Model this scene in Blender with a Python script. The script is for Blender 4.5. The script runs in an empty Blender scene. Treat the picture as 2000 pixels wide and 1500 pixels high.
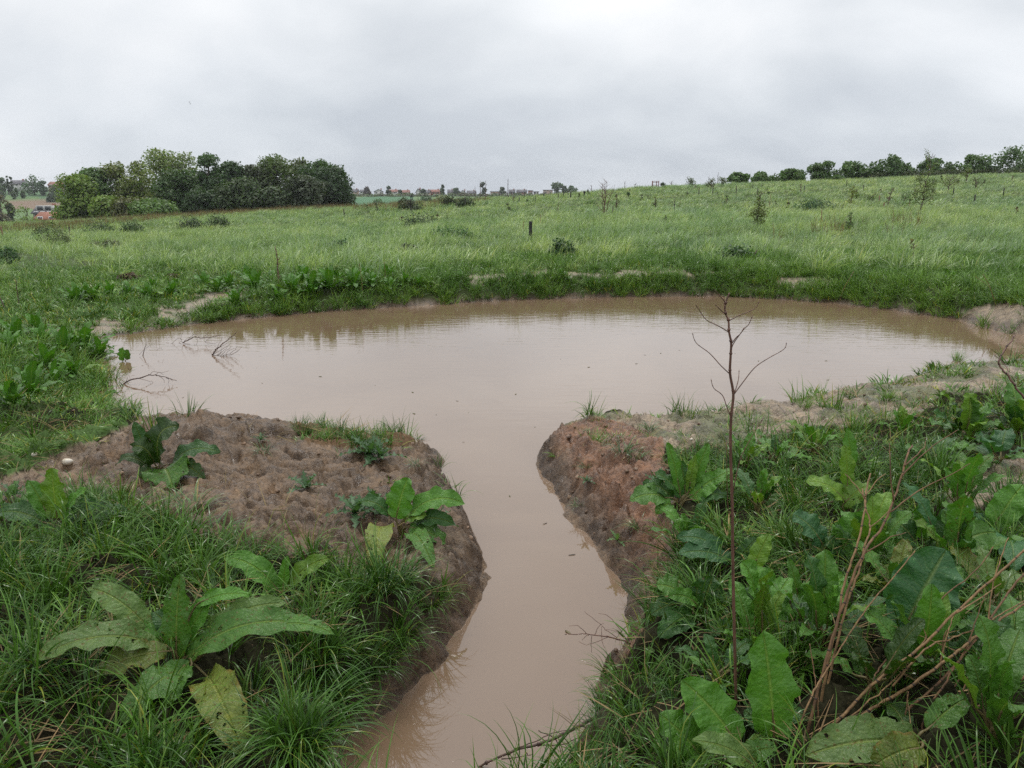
import bpy, math, random
import numpy as np
from mathutils import Vector

scene = bpy.context.scene
COL = scene.collection
R = math.radians
rng = np.random.default_rng(11)
random.seed(5)

# ------------------------------------------------------------------ camera, sky, sun, exposure
CAM_H = 2.0                      # metres above the pond surface
PITCH = R(13.3)                  # downward tilt
FPX = 1540.0                     # focal length in pixels of the 2000 px wide photograph
cam_data = bpy.data.cameras.new('camera')
cam = bpy.data.objects.new('camera', cam_data)
COL.objects.link(cam)
cam.location = (0, 0, CAM_H)
cam.rotation_euler = (math.pi / 2 - PITCH, 0, 0)
cam_data.sensor_width = 36.0
cam_data.lens = 36.0 * FPX / 2000.0
cam_data.clip_start = 0.05
cam_data.clip_end = 8000
scene.camera = cam
scene.view_settings.view_transform = 'Standard'
scene.view_settings.look = 'None'
scene.view_settings.exposure = 0.14
scene.view_settings.gamma = 1.0
scene.cycles.use_denoising = False      # fine grain keeps the grass crisp
scene.cycles.max_bounces = 6
scene.cycles.diffuse_bounces = 2
scene.cycles.glossy_bounces = 2
scene.cycles.transmission_bounces = 3
scene.cycles.transparent_max_bounces = 8
scene.cycles.volume_bounces = 0
scene.cycles.caustics_reflective = False
scene.cycles.caustics_refractive = False

SUN_EL, SUN_AZ = 62.0, 4.0       # degrees; azimuth from +Y towards +X
sun_data = bpy.data.lights.new('sun', 'SUN')
sun_data.energy = 1.5
sun_data.angle = R(14)
sun_data.color = (1.0, 0.96, 0.90)
sun = bpy.data.objects.new('sun', sun_data)
COL.objects.link(sun)
sun.rotation_euler = (R(90 - SUN_EL), 0, R(180 - SUN_AZ))


def _n(nt, typ, **kw):
    n = nt.nodes.new(typ)
    for k, v in kw.items():
        setattr(n, k, v)
    return n


def nmath(nt, op, a, b=None, clamp=False):
    n = nt.nodes.new('ShaderNodeMath')
    n.operation = op
    n.use_clamp = clamp
    for i, v in enumerate((a, b)):
        if v is None:
            continue
        if isinstance(v, (int, float)):
            n.inputs[i].default_value = v
        else:
            nt.links.new(v, n.inputs[i])
    return n.outputs[0]


def nmix(nt, fac, a, b, blend='MIX'):
    n = nt.nodes.new('ShaderNodeMix')
    n.data_type = 'RGBA'
    n.blend_type = blend
    for s, v in ((n.inputs[0], fac), (n.inputs[6], a), (n.inputs[7], b)):
        if isinstance(v, (int, float)):
            s.default_value = v
        elif isinstance(v, tuple):
            s.default_value = v if len(v) == 4 else v + (1,)
        else:
            nt.links.new(v, s)
    return n.outputs[2]


def nramp(nt, fac, stops):
    n = nt.nodes.new('ShaderNodeValToRGB')
    e = n.color_ramp.elements
    while len(e) < len(stops):
        e.new(0.5)
    for el, (p, c) in zip(e, stops):
        el.position = p
        el.color = c if len(c) == 4 else tuple(c) + (1,)
    nt.links.new(fac, n.inputs[0])
    return n.outputs[0]


def nnoise(nt, vec, scale, detail=4, rough=0.55, dist=0.0):
    n = nt.nodes.new('ShaderNodeTexNoise')
    n.inputs['Scale'].default_value = scale
    n.inputs['Detail'].default_value = detail
    n.inputs['Roughness'].default_value = rough
    n.inputs['Distortion'].default_value = dist
    if vec is not None:
        nt.links.new(vec, n.inputs['Vector'])
    return n.outputs['Fac']


def build_world():
    w = bpy.data.worlds.new('World')
    scene.world = w
    w.use_nodes = True
    nt = w.node_tree
    nt.nodes.clear()
    out = _n(nt, 'ShaderNodeOutputWorld')
    bg = _n(nt, 'ShaderNodeBackground')
    bg.inputs['Strength'].default_value = 0.1
    sky = _n(nt, 'ShaderNodeTexSky', sky_type='NISHITA', sun_disc=False)
    sky.sun_elevation = R(SUN_EL)
    sky.sun_rotation = R(SUN_AZ)
    tc = _n(nt, 'ShaderNodeTexCoord')
    sep = _n(nt, 'ShaderNodeSeparateXYZ')
    nt.links.new(tc.outputs['Generated'], sep.inputs[0])
    z = sep.outputs[2]
    zz = nmath(nt, 'ADD', nmath(nt, 'MAXIMUM', z, 0.0), 0.50)
    px = nmath(nt, 'DIVIDE', sep.outputs[0], zz)
    py = nmath(nt, 'DIVIDE', sep.outputs[1], zz)
    comb = _n(nt, 'ShaderNodeCombineXYZ')
    nt.links.new(px, comb.inputs[0])
    nt.links.new(py, comb.inputs[1])
    mp = _n(nt, 'ShaderNodeMapping')
    mp.inputs['Rotation'].default_value = (0, 0, R(35))
    mp.inputs['Scale'].default_value = (0.95, 1.25, 1)
    nt.links.new(comb.outputs[0], mp.inputs[0])
    f1 = nnoise(nt, mp.outputs[0], 0.8, 4, 0.45, 0.25)
    f2 = nnoise(nt, mp.outputs[0], 2.2, 6, 0.5, 0.25)
    f = nmath(nt, 'ADD', nmath(nt, 'MULTIPLY', f1, 0.62), nmath(nt, 'MULTIPLY', f2, 0.38))
    # overcast layer: grey bases and brighter thin places (radiance x10, background strength is 0.1)
    cl = nramp(nt, f, [(0.40, (5.7, 6.05, 6.5)), (0.47, (7.1, 7.4, 7.7)), (0.53, (8.5, 8.7, 8.9)), (0.60, (10.0, 10.0, 10.0))])
    hor = nramp(nt, nmath(nt, 'MULTIPLY', z, 1.0), [(0.0, (0.81, 0.835, 0.875)), (0.07, (0.85, 0.87, 0.90)), (0.17, (0.88, 0.89, 0.905)), (0.30, (1.02, 1.02, 1.02)), (0.6, (1.28, 1.28, 1.28)), (1.0, (1.9, 1.9, 1.9))])
    cl = nmix(nt, 1.0, cl, hor, 'MULTIPLY')

    def glow(px_, py_, tight, amt, col):
        cx, cy = (px_ - 1000) / FPX, (750 - py_) / FPX
        d = Vector((cx, math.cos(PITCH) + cy * math.sin(PITCH), -math.sin(PITCH) + cy * math.cos(PITCH))).normalized()
        dp = _n(nt, 'ShaderNodeVectorMath', operation='DOT_PRODUCT')
        nt.links.new(tc.outputs['Generated'], dp.inputs[0])
        dp.inputs[1].default_value = d
        g = nmath(nt, 'POWER', nmath(nt, 'MAXIMUM', dp.outputs['Value'], 0.0), tight)
        return nmath(nt, 'MULTIPLY', g, amt), col
    for a in ((1020, 60, 45, 0.9, (1.0, 0.98, 0.94)), (1850, 130, 50, 0.6, (0.98, 1.0, 1.02)), (330, 100, 60, 0.45, (0.98, 1.0, 1.02))):
        g, c = glow(*a)
        cl = nmix(nt, 1.0, cl, nmix(nt, g, (0, 0, 0), c), 'ADD')
    for a in ((130, 200, 60, 0.18), (480, 240, 90, 0.06)):
        g, _ = glow(*a, None)
        cl = nmix(nt, g, cl, (4.6, 5.1, 5.7))
    col = nmix(nt, 0.96, sky.outputs[0], cl)
    nt.links.new(col, bg.inputs['Color'])
    nt.links.new(bg.outputs[0], out.inputs['Surface'])


build_world()

# ------------------------------------------------------------------ pixel rays (photograph coordinates, 2000 x 1500)
SP, CP = math.sin(PITCH), math.cos(PITCH)


def ray(px, py):
    cx, cy = (px - 1000.0) / FPX, (750.0 - py) / FPX
    return np.array([cx, CP + cy * SP, -SP + cy * CP])


def at_z(px, py, z=0.0):
    d = ray(px, py)
    return np.array([0, 0, CAM_H]) + d * ((z - CAM_H) / d[2])


def at_y(px, py, Y):
    d = ray(px, py)
    return np.array([0, 0, CAM_H]) + d * (Y / d[1])


def project(x, y, z):
    dz = np.asarray(z) - CAM_H
    f = np.maximum(y * CP - dz * SP, 1e-3)
    u = y * SP + dz * CP
    return 1000 + FPX * x / f, 750 - FPX * u / f


# ------------------------------------------------------------------ numpy noise
def _hash(ix, iy, seed):
    h = (ix.astype(np.int64) * 374761393 + iy.astype(np.int64) * 668265263 + seed * 2147483647) & 0xffffffff
    h = ((h ^ (h >> 13)) * 1274126177) & 0xffffffff
    return ((h ^ (h >> 16)) & 0xffff) / 65535.0


def vnoise(x, y, seed=0):
    x, y = np.asarray(x, float), np.asarray(y, float)
    ix, iy = np.floor(x), np.floor(y)
    fx, fy = x - ix, y - iy
    fx, fy = fx * fx * (3 - 2 * fx), fy * fy * (3 - 2 * fy)
    a, b = _hash(ix, iy, seed), _hash(ix + 1, iy, seed)
    c, d = _hash(ix, iy + 1, seed), _hash(ix + 1, iy + 1, seed)
    return (a + (b - a) * fx) * (1 - fy) + (c + (d - c) * fx) * fy


def fbm(x, y, octs=4, seed=0, rough=0.5):
    s, a, t = 0.0, 1.0, 0.0
    for o in range(octs):
        s = s + a * vnoise(np.asarray(x) * 2 ** o + o * 17.3, np.asarray(y) * 2 ** o - o * 9.1, seed + o)
        t += a
        a *= rough
    return s / t


def worley(x, y, seed=0):
    """distance to the nearest jittered grid point and that point's random value"""
    ix, iy = np.floor(x), np.floor(y)
    best, val = np.full(np.shape(x), 9.0), np.zeros(np.shape(x))
    for a in (-1, 0, 1):
        for b in (-1, 0, 1):
            cx, cy = ix + a, iy + b
            q = np.hypot(cx + _hash(cx, cy, seed) - x, cy + _hash(cx, cy, seed + 1) - y)
            v = _hash(cx, cy, seed + 2)
            val = np.where(q < best, v, val)
            best = np.minimum(best, q)
    return best, val


def smooth(a, b, x):
    t = np.clip((x - a) / (b - a), 0, 1)
    return t * t * (3 - 2 * t)


# ------------------------------------------------------------------ terrain
SHORE_PX = [(186, 662), (270, 650), (350, 637), (440, 627), (530, 618), (640, 608), (800, 598), (1000, 586), (1200, 580), (1400, 578),
            (1500, 583), (1620, 591), (1750, 606), (1860, 622), (1960, 650), (2150, 668), (2300, 690), (2300, 705),
            (2000, 707), (1850, 717), (1700, 757), (1500, 793), (1400, 811), (1250, 828), (1120, 852), (1062, 870), (1050, 890),
            (1052, 925), (1088, 975), (1118, 1010), (1150, 1045), (1185, 1095), (1220, 1165), (1215, 1235), (1195, 1300), (1150, 1400), (1105, 1500),
            (1060, 1620), (900, 1700), (720, 1640), (640, 1500), (760, 1400), (820, 1345), (870, 1290), (900, 1235), (935, 1165),
            (943, 1105), (920, 1045), (882, 985), (876, 935), (862, 905), (840, 884), (750, 884), (600, 868), (450, 846), (320, 838),
            (235, 822), (188, 775), (178, 720)]
SHORE = np.array([at_z(px, py, 0.0)[:2] for px, py in SHORE_PX])


def shore_dist(x, y):
    """signed distance to the waterline: positive on land"""
    P = np.stack([x, y], -1)
    n = len(SHORE)
    best = np.full(P.shape[:-1], 1e9)
    inside = np.zeros(P.shape[:-1], bool)
    for i in range(n):
        a, b = SHORE[i], SHORE[(i + 1) % n]
        ab = b - a
        t = np.clip(((P - a) @ ab) / (ab @ ab), 0, 1)
        best = np.minimum(best, np.hypot(P[..., 0] - a[0] - t * ab[0], P[..., 1] - a[1] - t * ab[1]))
        c = (a[1] > P[..., 1]) != (b[1] > P[..., 1])
        xi = a[0] + (P[..., 1] - a[1]) * ab[0] / (ab[1] if abs(ab[1]) > 1e-9 else 1e-9)
        inside ^= c & (P[..., 0] < xi)
    return np.where(inside, -best, best)


# near land: (pixel x, pixel y, height above the water, width of the slope down to the water)
LAND = [(450, 822, .47, 1.), (700, 862, .27, .5), (830, 866, .20, .22), (600, 850, .33, .8), (300, 858, .40, .9), (100, 920, .30, 1.), (0, 965, .28, 1.),
        (500, 1000, .46, .4), (700, 950, .34, .3), (850, 950, .22, .16), (870, 1050, .25, .18), (300, 1250, .44, .4), (100, 1350, .42, .4), (600, 1250, .37, .35), (500, 1450, .30, .3),
        (0, 1150, .42, .5), (800, 1150, .28, .22), (700, 1330, .22, .25),
        (1250, 850, .19, .3), (1080, 850, .22, .16), (1400, 812, .13, .4), (1600, 780, .12, .5), (1800, 740, .10, .5), (2000, 716, .10, .6),
        (1500, 840, .20, .4), (1800, 790, .22, .5), (1250, 930, .30, .42), (1300, 1000, .38, .42), (1500, 1000, .40, .4), (1700, 950, .36, .4), (1380, 1180, .44, .36),
        (1700, 1250, .50, .4), (2000, 1000, .42, .4), (1950, 1400, .55, .4), (1400, 1450, .46, .3), (1280, 1330, .32, .28), (1250, 1200, .32, .25),
        (200, 640, .07, .8), (100, 660, .12, 1.), (150, 750, .12, .9), (0, 700, .20, 1.), (90, 850, .20, .9), (350, 618, .14, .9), (530, 594, .26, .8), (700, 566, .36, .8),
        (850, 548, .40, .9), (1000, 545, .42, .9), (1300, 541, .40, .9), (1450, 552, .26, .9), (1560, 562, .14, 1.), (1650, 565, .24, 1.), (1760, 560, .45, .9), (1900, 575, .60, .9), (2000, 590, .60, 1.1),
        (2150, 610, .6, 1.), (0, 600, .15, 1.), (2300, 730, .2, .6)]
_L = np.array([list(at_z(px, py, h)[:2]) + [h, w] for px, py, h, w in LAND] + [[0, .6, .48, .3], [-2, .5, .48, .3], [2, .5, .5, .3], [0, -3, .5, .3], [-6, -1, .5, .3], [6, -1, .5, .3]])

Y_NODES = [18, 24, 35, 50, 75, 112, 150, 250, 400, 500, 620, 1000, 4500]
PROFILE = {  # photograph column -> pixel rows at the first six distances, then heights beyond the crest
    -250: [565, 530, 495, 475, 455, 447, -4.5, -9, -6, 2, 7, 5, 0],
    0: [552, 520, 487, 465, 446, 438, -4.0, -9, -3.4, 5.0, 7, 5, 0],
    300: [543, 510, 478, 456, 436, 425, -3.0, -8, -3.6, 3.0, 7, 5, 0],
    650: [533, 500, 468, 445, 421, 406, -1.2, -6, -3.2, 0.2, 3.0, 3, 0],
    1000: [528, 491, 455, 430, 405, 388, 1.2, -3, -1, 1, 3.0, 3, 0],
    1300: [525, 488, 448, 420, 391, 366, 3.2, 1, 1, 2, 3.0, 3, 0],
    1650: [525, 485, 443, 411, 377, 353, 4.2, 3, 2, 2, 3.0, 3, 0],
    2000: [525, 482, 439, 404, 369, 345, 4.8, 5, 4, 3, 3.0, 3, 0],
    2300: [525, 480, 436, 400, 364, 340, 5.2, 5, 4, 3, 3.0, 3, 0]}
_cols = sorted(PROFILE)
_tan = np.array([(c - 1000) / (FPX * 1.028) for c in _cols])
_tab = np.zeros((len(_cols), len(Y_NODES)))
for i, c in enumerate(_cols):
    for j, v in enumerate(PROFILE[c]):
        _tab[i, j] = at_y(1000, v, Y_NODES[j])[2] if j < 6 else v
_ly = np.log(np.array(Y_NODES, float))


def _hermite(t, p0, p1, p2, p3):
    return p1 + 0.5 * t * (p2 - p0 + t * (2 * p0 - 5 * p1 + 4 * p2 - p3 + t * (3 * (p1 - p2) + p3 - p0)))


def table_height(ta, yy):
    ci = np.clip(np.searchsorted(_tan, ta) - 1, 0, len(_tan) - 2)
    ct = np.clip((ta - _tan[ci]) / (_tan[ci + 1] - _tan[ci]), 0, 1)
    ct = ct * ct * (3 - 2 * ct) * 0.5 + ct * 0.5
    l = np.log(np.maximum(yy, 0.5))
    yi = np.clip(np.searchsorted(_ly, l) - 1, 0, len(_ly) - 2)
    yt = np.clip((l - _ly[yi]) / (_ly[yi + 1] - _ly[yi]), 0, 1)
    n = len(_ly)
    a, b, c, d = np.maximum(yi - 1, 0), yi, yi + 1, np.minimum(yi + 2, n - 1)
    f = lambda k: _hermite(yt, _tab[k, a], _tab[k, b], _tab[k, c], _tab[k, d])
    return f(ci) * (1 - ct) + f(ci + 1) * ct


def terrain(x, y, detail=True):
    x, y = np.asarray(x, float), np.asarray(y, float)
    r = np.hypot(x, y)
    az = np.arctan2(x, y)
    azc = np.clip(az, -0.80, 0.80)
    yy = r * np.cos(azc)
    ta = np.tan(azc)
    far = table_height(ta, yy)
    num = np.zeros_like(x)
    wid = np.zeros_like(x)
    den = np.zeros_like(x)
    for lx, ly, h, w in _L:
        q = 1.0 / (((x - lx) ** 2 + (y - ly) ** 2) ** 1.25 + 0.02)
        num += q * h
        wid += q * w
        den += q
    land, wid = num / den, wid / den
    k = smooth(12.5, 18.0, yy)
    # beyond the pond's sides the table takes over sooner
    land = land * (1 - k) + far * k
    d = shore_dist(x, y)
    if detail:
        d = d + 0.20 * (fbm(x * 3.4, y * 3.4, 4, 7, .6) - 0.5) * smooth(25, 12, yy)
    s = np.clip(d / np.maximum(wid, 0.1), 0, 1)
    prof = 1 - (1 - s) ** 1.8
    z = np.where(d > 0, np.maximum(land, 0.02 * smooth(25, 14, yy) + land * smooth(14, 25, yy)) * prof + 0.012 * np.minimum(d, 1), -0.35 * np.minimum(-d / 0.6, 1))
    if detail:
        on = smooth(-0.04, 0.10, d)
        near = smooth(14, 6, yy)
        z = z + on * near * (0.090 * (fbm(x * 2.3, y * 2.3, 3, 21) - 0.5) + 0.100 * (fbm(x * 7, y * 7, 4, 31, .62) - 0.5) - 0.05 * smooth(.12, .0, np.abs(fbm(x * 4.5, y * 6, 3, 37) - .5))
                             + 0.060 * (np.abs(fbm(x * 20, y * 22, 3, 41, .6) - 0.5) - 0.1))
        wx_, wy_ = x + .05 * (fbm(x * 9, y * 9, 2, 15) - .5), y + .05 * (fbm(x * 9, y * 9, 2, 16) - .5)
        w1, v1 = worley(wx_ * 5.5, wy_ * 5.5, 3)
        w2, v2 = worley(wx_ * 17, wy_ * 17, 5)
        rough = smooth(.40, .62, fbm(x * 1.7, y * 1.7, 3, 81))
        z = z + on * smooth(9, 6, yy) * (.085 * np.clip(.55 - w1, 0, .4) * v1 * (.4 + rough) * 2 + .022 * np.clip(.6 - w2, 0, .45) * v2 * (.35 + rough) * 2)
        z = z + on * smooth(16, 26, yy) * (0.10 * (fbm(x * .45, y * .45, 3, 51) - 0.5) + 0.5 * (fbm(x * .05, y * .05, 2, 61) - 0.5) * smooth(30, 60, yy)) * smooth(900, 400, yy)
    return z


def ground(x, y):
    return float(terrain(np.array([x]), np.array([y]))[0])


_ts = np.concatenate([np.linspace(1.2, 30, 1400), np.linspace(30.1, 160, 900), np.linspace(160, 1200, 900)])


def place(px, py):
    """first point of the ground seen at a pixel of the photograph"""
    d = ray(px, py)
    d = d / d[1]
    X, Y, Z = d[0] * _ts, _ts, CAM_H + d[2] * _ts
    T = np.maximum(terrain(X, Y), 0.0 if py > 575 else -99)
    k = np.nonzero(Z < T)[0]
    if len(k) == 0:
        k = [np.argmin(np.abs(Z - T))]
    i = k[0]
    return np.array([X[i], Y[i], T[i]])


def on_ground_at(px, Y):
    x = (px - 1000) / FPX * Y * 1.0
    # iterate for the pixel column at that distance
    for _ in range(3):
        z = ground(x, Y)
        f = Y * CP - (z - CAM_H) * SP
        x = (px - 1000) / FPX * f
    return np.array([x, Y, ground(x, Y)])


def depth_of(p):
    return p[1] * CP - (p[2] - CAM_H) * SP


def in_poly(px, py, poly):
    px, py = np.asarray(px), np.asarray(py)
    ins = np.zeros(px.shape, bool)
    for i in range(len(poly)):
        (x1, y1), (x2, y2) = poly[i], poly[(i + 1) % len(poly)]
        c = (y1 > py) != (y2 > py)
        xi = x1 + (py - y1) * (x2 - x1) / ((y2 - y1) if y2 != y1 else 1e-9)
        ins ^= c & (px < xi)
    return ins


# ------------------------------------------------------------------ materials
def new_mat(name):
    m = bpy.data.materials.new(name)
    m.use_nodes = True
    nt = m.node_tree
    b = nt.nodes['Principled BSDF']
    return m, nt, b, nt.nodes['Material Output']


def attr(nt, name):
    n = _n(nt, 'ShaderNodeAttribute', attribute_name=name)
    return n


def position(nt):
    return _n(nt, 'ShaderNodeNewGeometry').outputs['Position']


def bump(nt, b, height, strength, dist):
    n = _n(nt, 'ShaderNodeBump')
    n.inputs['Strength'].default_value = strength
    n.inputs['Distance'].default_value = dist
    nt.links.new(height, n.inputs['Height'])
    nt.links.new(n.outputs[0], b.inputs['Normal'])
    return n


def mat_plain(name, c1, c2, rough=0.7, scale=20.0, bumpd=0.002, stretch=(1, 1, 1)):
    m, nt, b, _ = new_mat(name)
    tc = _n(nt, 'ShaderNodeTexCoord')
    mp = _n(nt, 'ShaderNodeMapping')
    mp.inputs['Scale'].default_value = stretch
    nt.links.new(tc.outputs['Object'], mp.inputs[0])
    f = nnoise(nt, mp.outputs[0], scale, 4, 0.6)
    col = nramp(nt, f, [(0.3, c1), (0.7, c2)])
    nt.links.new(col, b.inputs['Base Color'])
    b.inputs['Roughness'].default_value = rough
    if bumpd:
        bump(nt, b, f, 0.6, bumpd)
    return m


def mat_foliage(name, rough=0.5, transl=0.3, spec=0.5, wet=0.0, patch=None, blade=False):
    """leaf material: albedo from the mesh colour attribute, varied over the land by patches"""
    m, nt, b, out = new_mat(name)
    col = attr(nt, 'col').outputs['Color']
    if patch:
        pos = position(nt)
        for sc, amt, ca, cb in patch:
            f = nnoise(nt, pos, sc, 3, 0.55)
            f = nmath(nt, 'MULTIPLY', nmath(nt, 'SUBTRACT', f, 0.5), 2.6)
            f = nmath(nt, 'ADD', f, 0.5, True)
            col = nmix(nt, amt, col, nmix(nt, f, ca, cb), 'MULTIPLY')
    if blade:
        oi = _n(nt, 'ShaderNodeObjectInfo')
        v = nramp(nt, oi.outputs['Random'], [(0.0, (0.66, 0.74, 0.70)), (0.5, (1.0, 1.0, 1.0)), (0.80, (1.20, 1.16, 1.12)), (1.0, (1.55, 1.42, 1.40))])
        col = nmix(nt, 1.0, col, v, 'MULTIPLY')
    nt.links.new(col, b.inputs['Base Color'])
    b.inputs['Roughness'].default_value = rough
    b.inputs['Specular IOR Level'].default_value = spec
    tr = _n(nt, 'ShaderNodeBsdfTranslucent')
    nt.links.new(nmix(nt, 1.0, col, (1.25, 1.35, 0.6), 'MULTIPLY'), tr.inputs['Color'])
    mx = _n(nt, 'ShaderNodeMixShader')
    mx.inputs[0].default_value = transl
    nt.links.new(b.outputs[0], mx.inputs[1])
    nt.links.new(tr.outputs[0], mx.inputs[2])
    nt.links.new(mx.outputs[0], out.inputs['Surface'])
    return m


def mat_dock(name, holes):
    """dock leaf: pale midrib, forked side veins, puckered blade, insect holes"""
    m, nt, b, out = new_mat(name)
    col = attr(nt, 'col').outputs['Color']
    uv = _n(nt, 'ShaderNodeUVMap', uv_map='UVMap')
    sp = _n(nt, 'ShaderNodeSeparateXYZ')
    nt.links.new(uv.outputs[0], sp.inputs[0])
    au = nmath(nt, 'ABSOLUTE', nmath(nt, 'SUBTRACT', sp.outputs[0], 0.5))   # 0 at the midrib, 0.5 at the margin
    v = sp.outputs[1]
    pos = position(nt)
    wob = nnoise(nt, pos, 30, 3)
    vein = nmath(nt, 'FRACT', nmath(nt, 'ADD', nmath(nt, 'MULTIPLY', nmath(nt, 'SUBTRACT', v, nmath(nt, 'MULTIPLY', au, 0.30)), 13.0), nmath(nt, 'MULTIPLY', wob, 1.6)))
    vein = nmath(nt, 'ABSOLUTE', nmath(nt, 'SUBTRACT', vein, 0.5))           # 0 on a vein
    vline = nmath(nt, 'SUBTRACT', 1.0, nmath(nt, 'MULTIPLY', vein, 9.0), True)
    mid = nmath(nt, 'SUBTRACT', 1.0, nmath(nt, 'MULTIPLY', au, 20.0), True)
    veins = nmath(nt, 'MAXIMUM', mid, nmath(nt, 'MULTIPLY', vline, nmath(nt, 'MULTIPLY', nmath(nt, 'SUBTRACT', 0.52, au, True), 0.85)))
    f = nnoise(nt, pos, 30, 4, 0.6)
    col = nmix(nt, 1.0, col, nramp(nt, f, [(0.3, (0.74, 0.80, 0.72)), (0.55, (1.0, 1.0, 1.0)), (0.75, (1.25, 1.15, 0.95))]), 'MULTIPLY')
    col = nmix(nt, nmath(nt, 'MULTIPLY', veins, 0.75), col, nmix(nt, 0.55, nmix(nt, 1.0, col, (2.2, 2.0, 2.0), 'MULTIPLY'), (0.24, 0.26, 0.08)))
    if holes:
        sp2 = nnoise(nt, pos, 75, 2)
        col = nmix(nt, nmath(nt, 'MULTIPLY', nmath(nt, 'GREATER_THAN', sp2, 0.63), 0.6), col, (0.10, 0.06, 0.015))
    nt.links.new(col, b.inputs['Base Color'])
    b.inputs['Roughness'].default_value = 0.27
    b.inputs['Specular IOR Level'].default_value = 0.26
    puck = nnoise(nt, pos, 85, 3, 0.6)
    h = nmath(nt, 'SUBTRACT', nmath(nt, 'ADD', nmath(nt, 'MULTIPLY', puck, 1.3), nmath(nt, 'MULTIPLY', vein, 0.35)), nmath(nt, 'MULTIPLY', mid, 1.0))
    bump(nt, b, h, 0.85, 0.006)
    tr = _n(nt, 'ShaderNodeBsdfTranslucent')
    nt.links.new(nmix(nt, 1.0, col, (1.3, 1.5, 0.5), 'MULTIPLY'), tr.inputs['Color'])
    mx = _n(nt, 'ShaderNodeMixShader')
    mx.inputs[0].default_value = 0.20
    nt.links.new(b.outputs[0], mx.inputs[1])
    nt.links.new(tr.outputs[0], mx.inputs[2])
    last = mx.outputs[0]
    if holes:
        vo = _n(nt, 'ShaderNodeTexVoronoi', feature='F1')
        vo.inputs['Scale'].default_value = 42.0
        wv = _n(nt, 'ShaderNodeVectorMath', operation='ADD')
        ns = _n(nt, 'ShaderNodeTexNoise')
        ns.inputs['Scale'].default_value = 60
        nt.links.new(pos, ns.inputs['Vector'])
        sc = _n(nt, 'ShaderNodeVectorMath', operation='SCALE')
        sc.inputs[3].default_value = 0.022
        nt.links.new(ns.outputs['Color'], sc.inputs[0])
        nt.links.new(pos, wv.inputs[0])
        nt.links.new(sc.outputs[0], wv.inputs[1])
        nt.links.new(wv.outputs[0], vo.inputs['Vector'])
        sc2 = _n(nt, 'ShaderNodeSeparateColor')
        nt.links.new(vo.outputs['Color'], sc2.inputs[0])
        size = nmath(nt, 'MULTIPLY', nmath(nt, 'SUBTRACT', sc2.outputs[0], 0.50, True), 0.72)
        hole = nmath(nt, 'LESS_THAN', vo.outputs['Distance'], size)
        hole = nmath(nt, 'MULTIPLY', hole, nmath(nt, 'GREATER_THAN', au, 0.05))
        hole = nmath(nt, 'MULTIPLY', hole, nmath(nt, 'GREATER_THAN', nnoise(nt, pos, 9, 1), 0.42))
        tp = _n(nt, 'ShaderNodeBsdfTransparent')
        m2 = _n(nt, 'ShaderNodeMixShader')
        nt.links.new(hole, m2.inputs[0])
        nt.links.new(last, m2.inputs[1])
        nt.links.new(tp.outputs[0], m2.inputs[2])
        last = m2.outputs[0]
    nt.links.new(last, out.inputs['Surface'])
    return m


def mat_ground():
    m, nt, b, _ = new_mat('wet_mud_and_soil')
    col = attr(nt, 'col').outputs['Color']
    mud = attr(nt, 'mud').outputs['Fac']
    pos = position(nt)
    f1 = nnoise(nt, pos, 9, 6, 0.65, 0.4)
    f2 = nnoise(nt, pos, 45, 5, 0.7, 0.6)
    f3 = nnoise(nt, pos, 170, 3, 0.6)
    var = nramp(nt, f1, [(0.32, (0.48, 0.45, 0.43)), (0.5, (1.0, 1.0, 1.0)), (0.68, (1.45, 1.42, 1.36))])
    var2 = nramp(nt, f2, [(0.35, (0.42, 0.39, 0.37)), (0.46, (0.92, 0.91, 0.90)), (0.66, (1.22, 1.22, 1.22))])
    soilv = nmix(nt, 1.0, col, var2, 'MULTIPLY')
    c = nmix(nt, mud, soilv, nmix(nt, 1.0, nmix(nt, 1.0, col, var, 'MULTIPLY'), var2, 'MULTIPLY'))
    nt.links.new(c, b.inputs['Base Color'])
    rgh = nramp(nt, f1, [(0.35, (0.22, 0.22, 0.22)), (0.65, (0.52, 0.52, 0.52))])
    sp = _n(nt, 'ShaderNodeSeparateColor')
    nt.links.new(rgh, sp.inputs[0])
    rr = nmath(nt, 'ADD', nmath(nt, 'MULTIPLY', sp.outputs[0], mud), nmath(nt, 'MULTIPLY', nmath(nt, 'SUBTRACT', 1.0, mud), 0.9))
    nt.links.new(rr, b.inputs['Roughness'])
    h = nmath(nt, 'ADD', nmath(nt, 'ADD', f1, nmath(nt, 'MULTIPLY', f2, 0.5)), nmath(nt, 'MULTIPLY', f3, 0.12))
    h = nmath(nt, 'MULTIPLY', h, nmath(nt, 'ADD', nmath(nt, 'MULTIPLY', mud, 0.6), 0.4))
    bump(nt, b, h, 1.0, 0.020)
    nt.links.new(nmath(nt, 'ADD', nmath(nt, 'MULTIPLY', mud, 0.27), 0.08), b.inputs['Specular IOR Level'])
    return m


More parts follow.
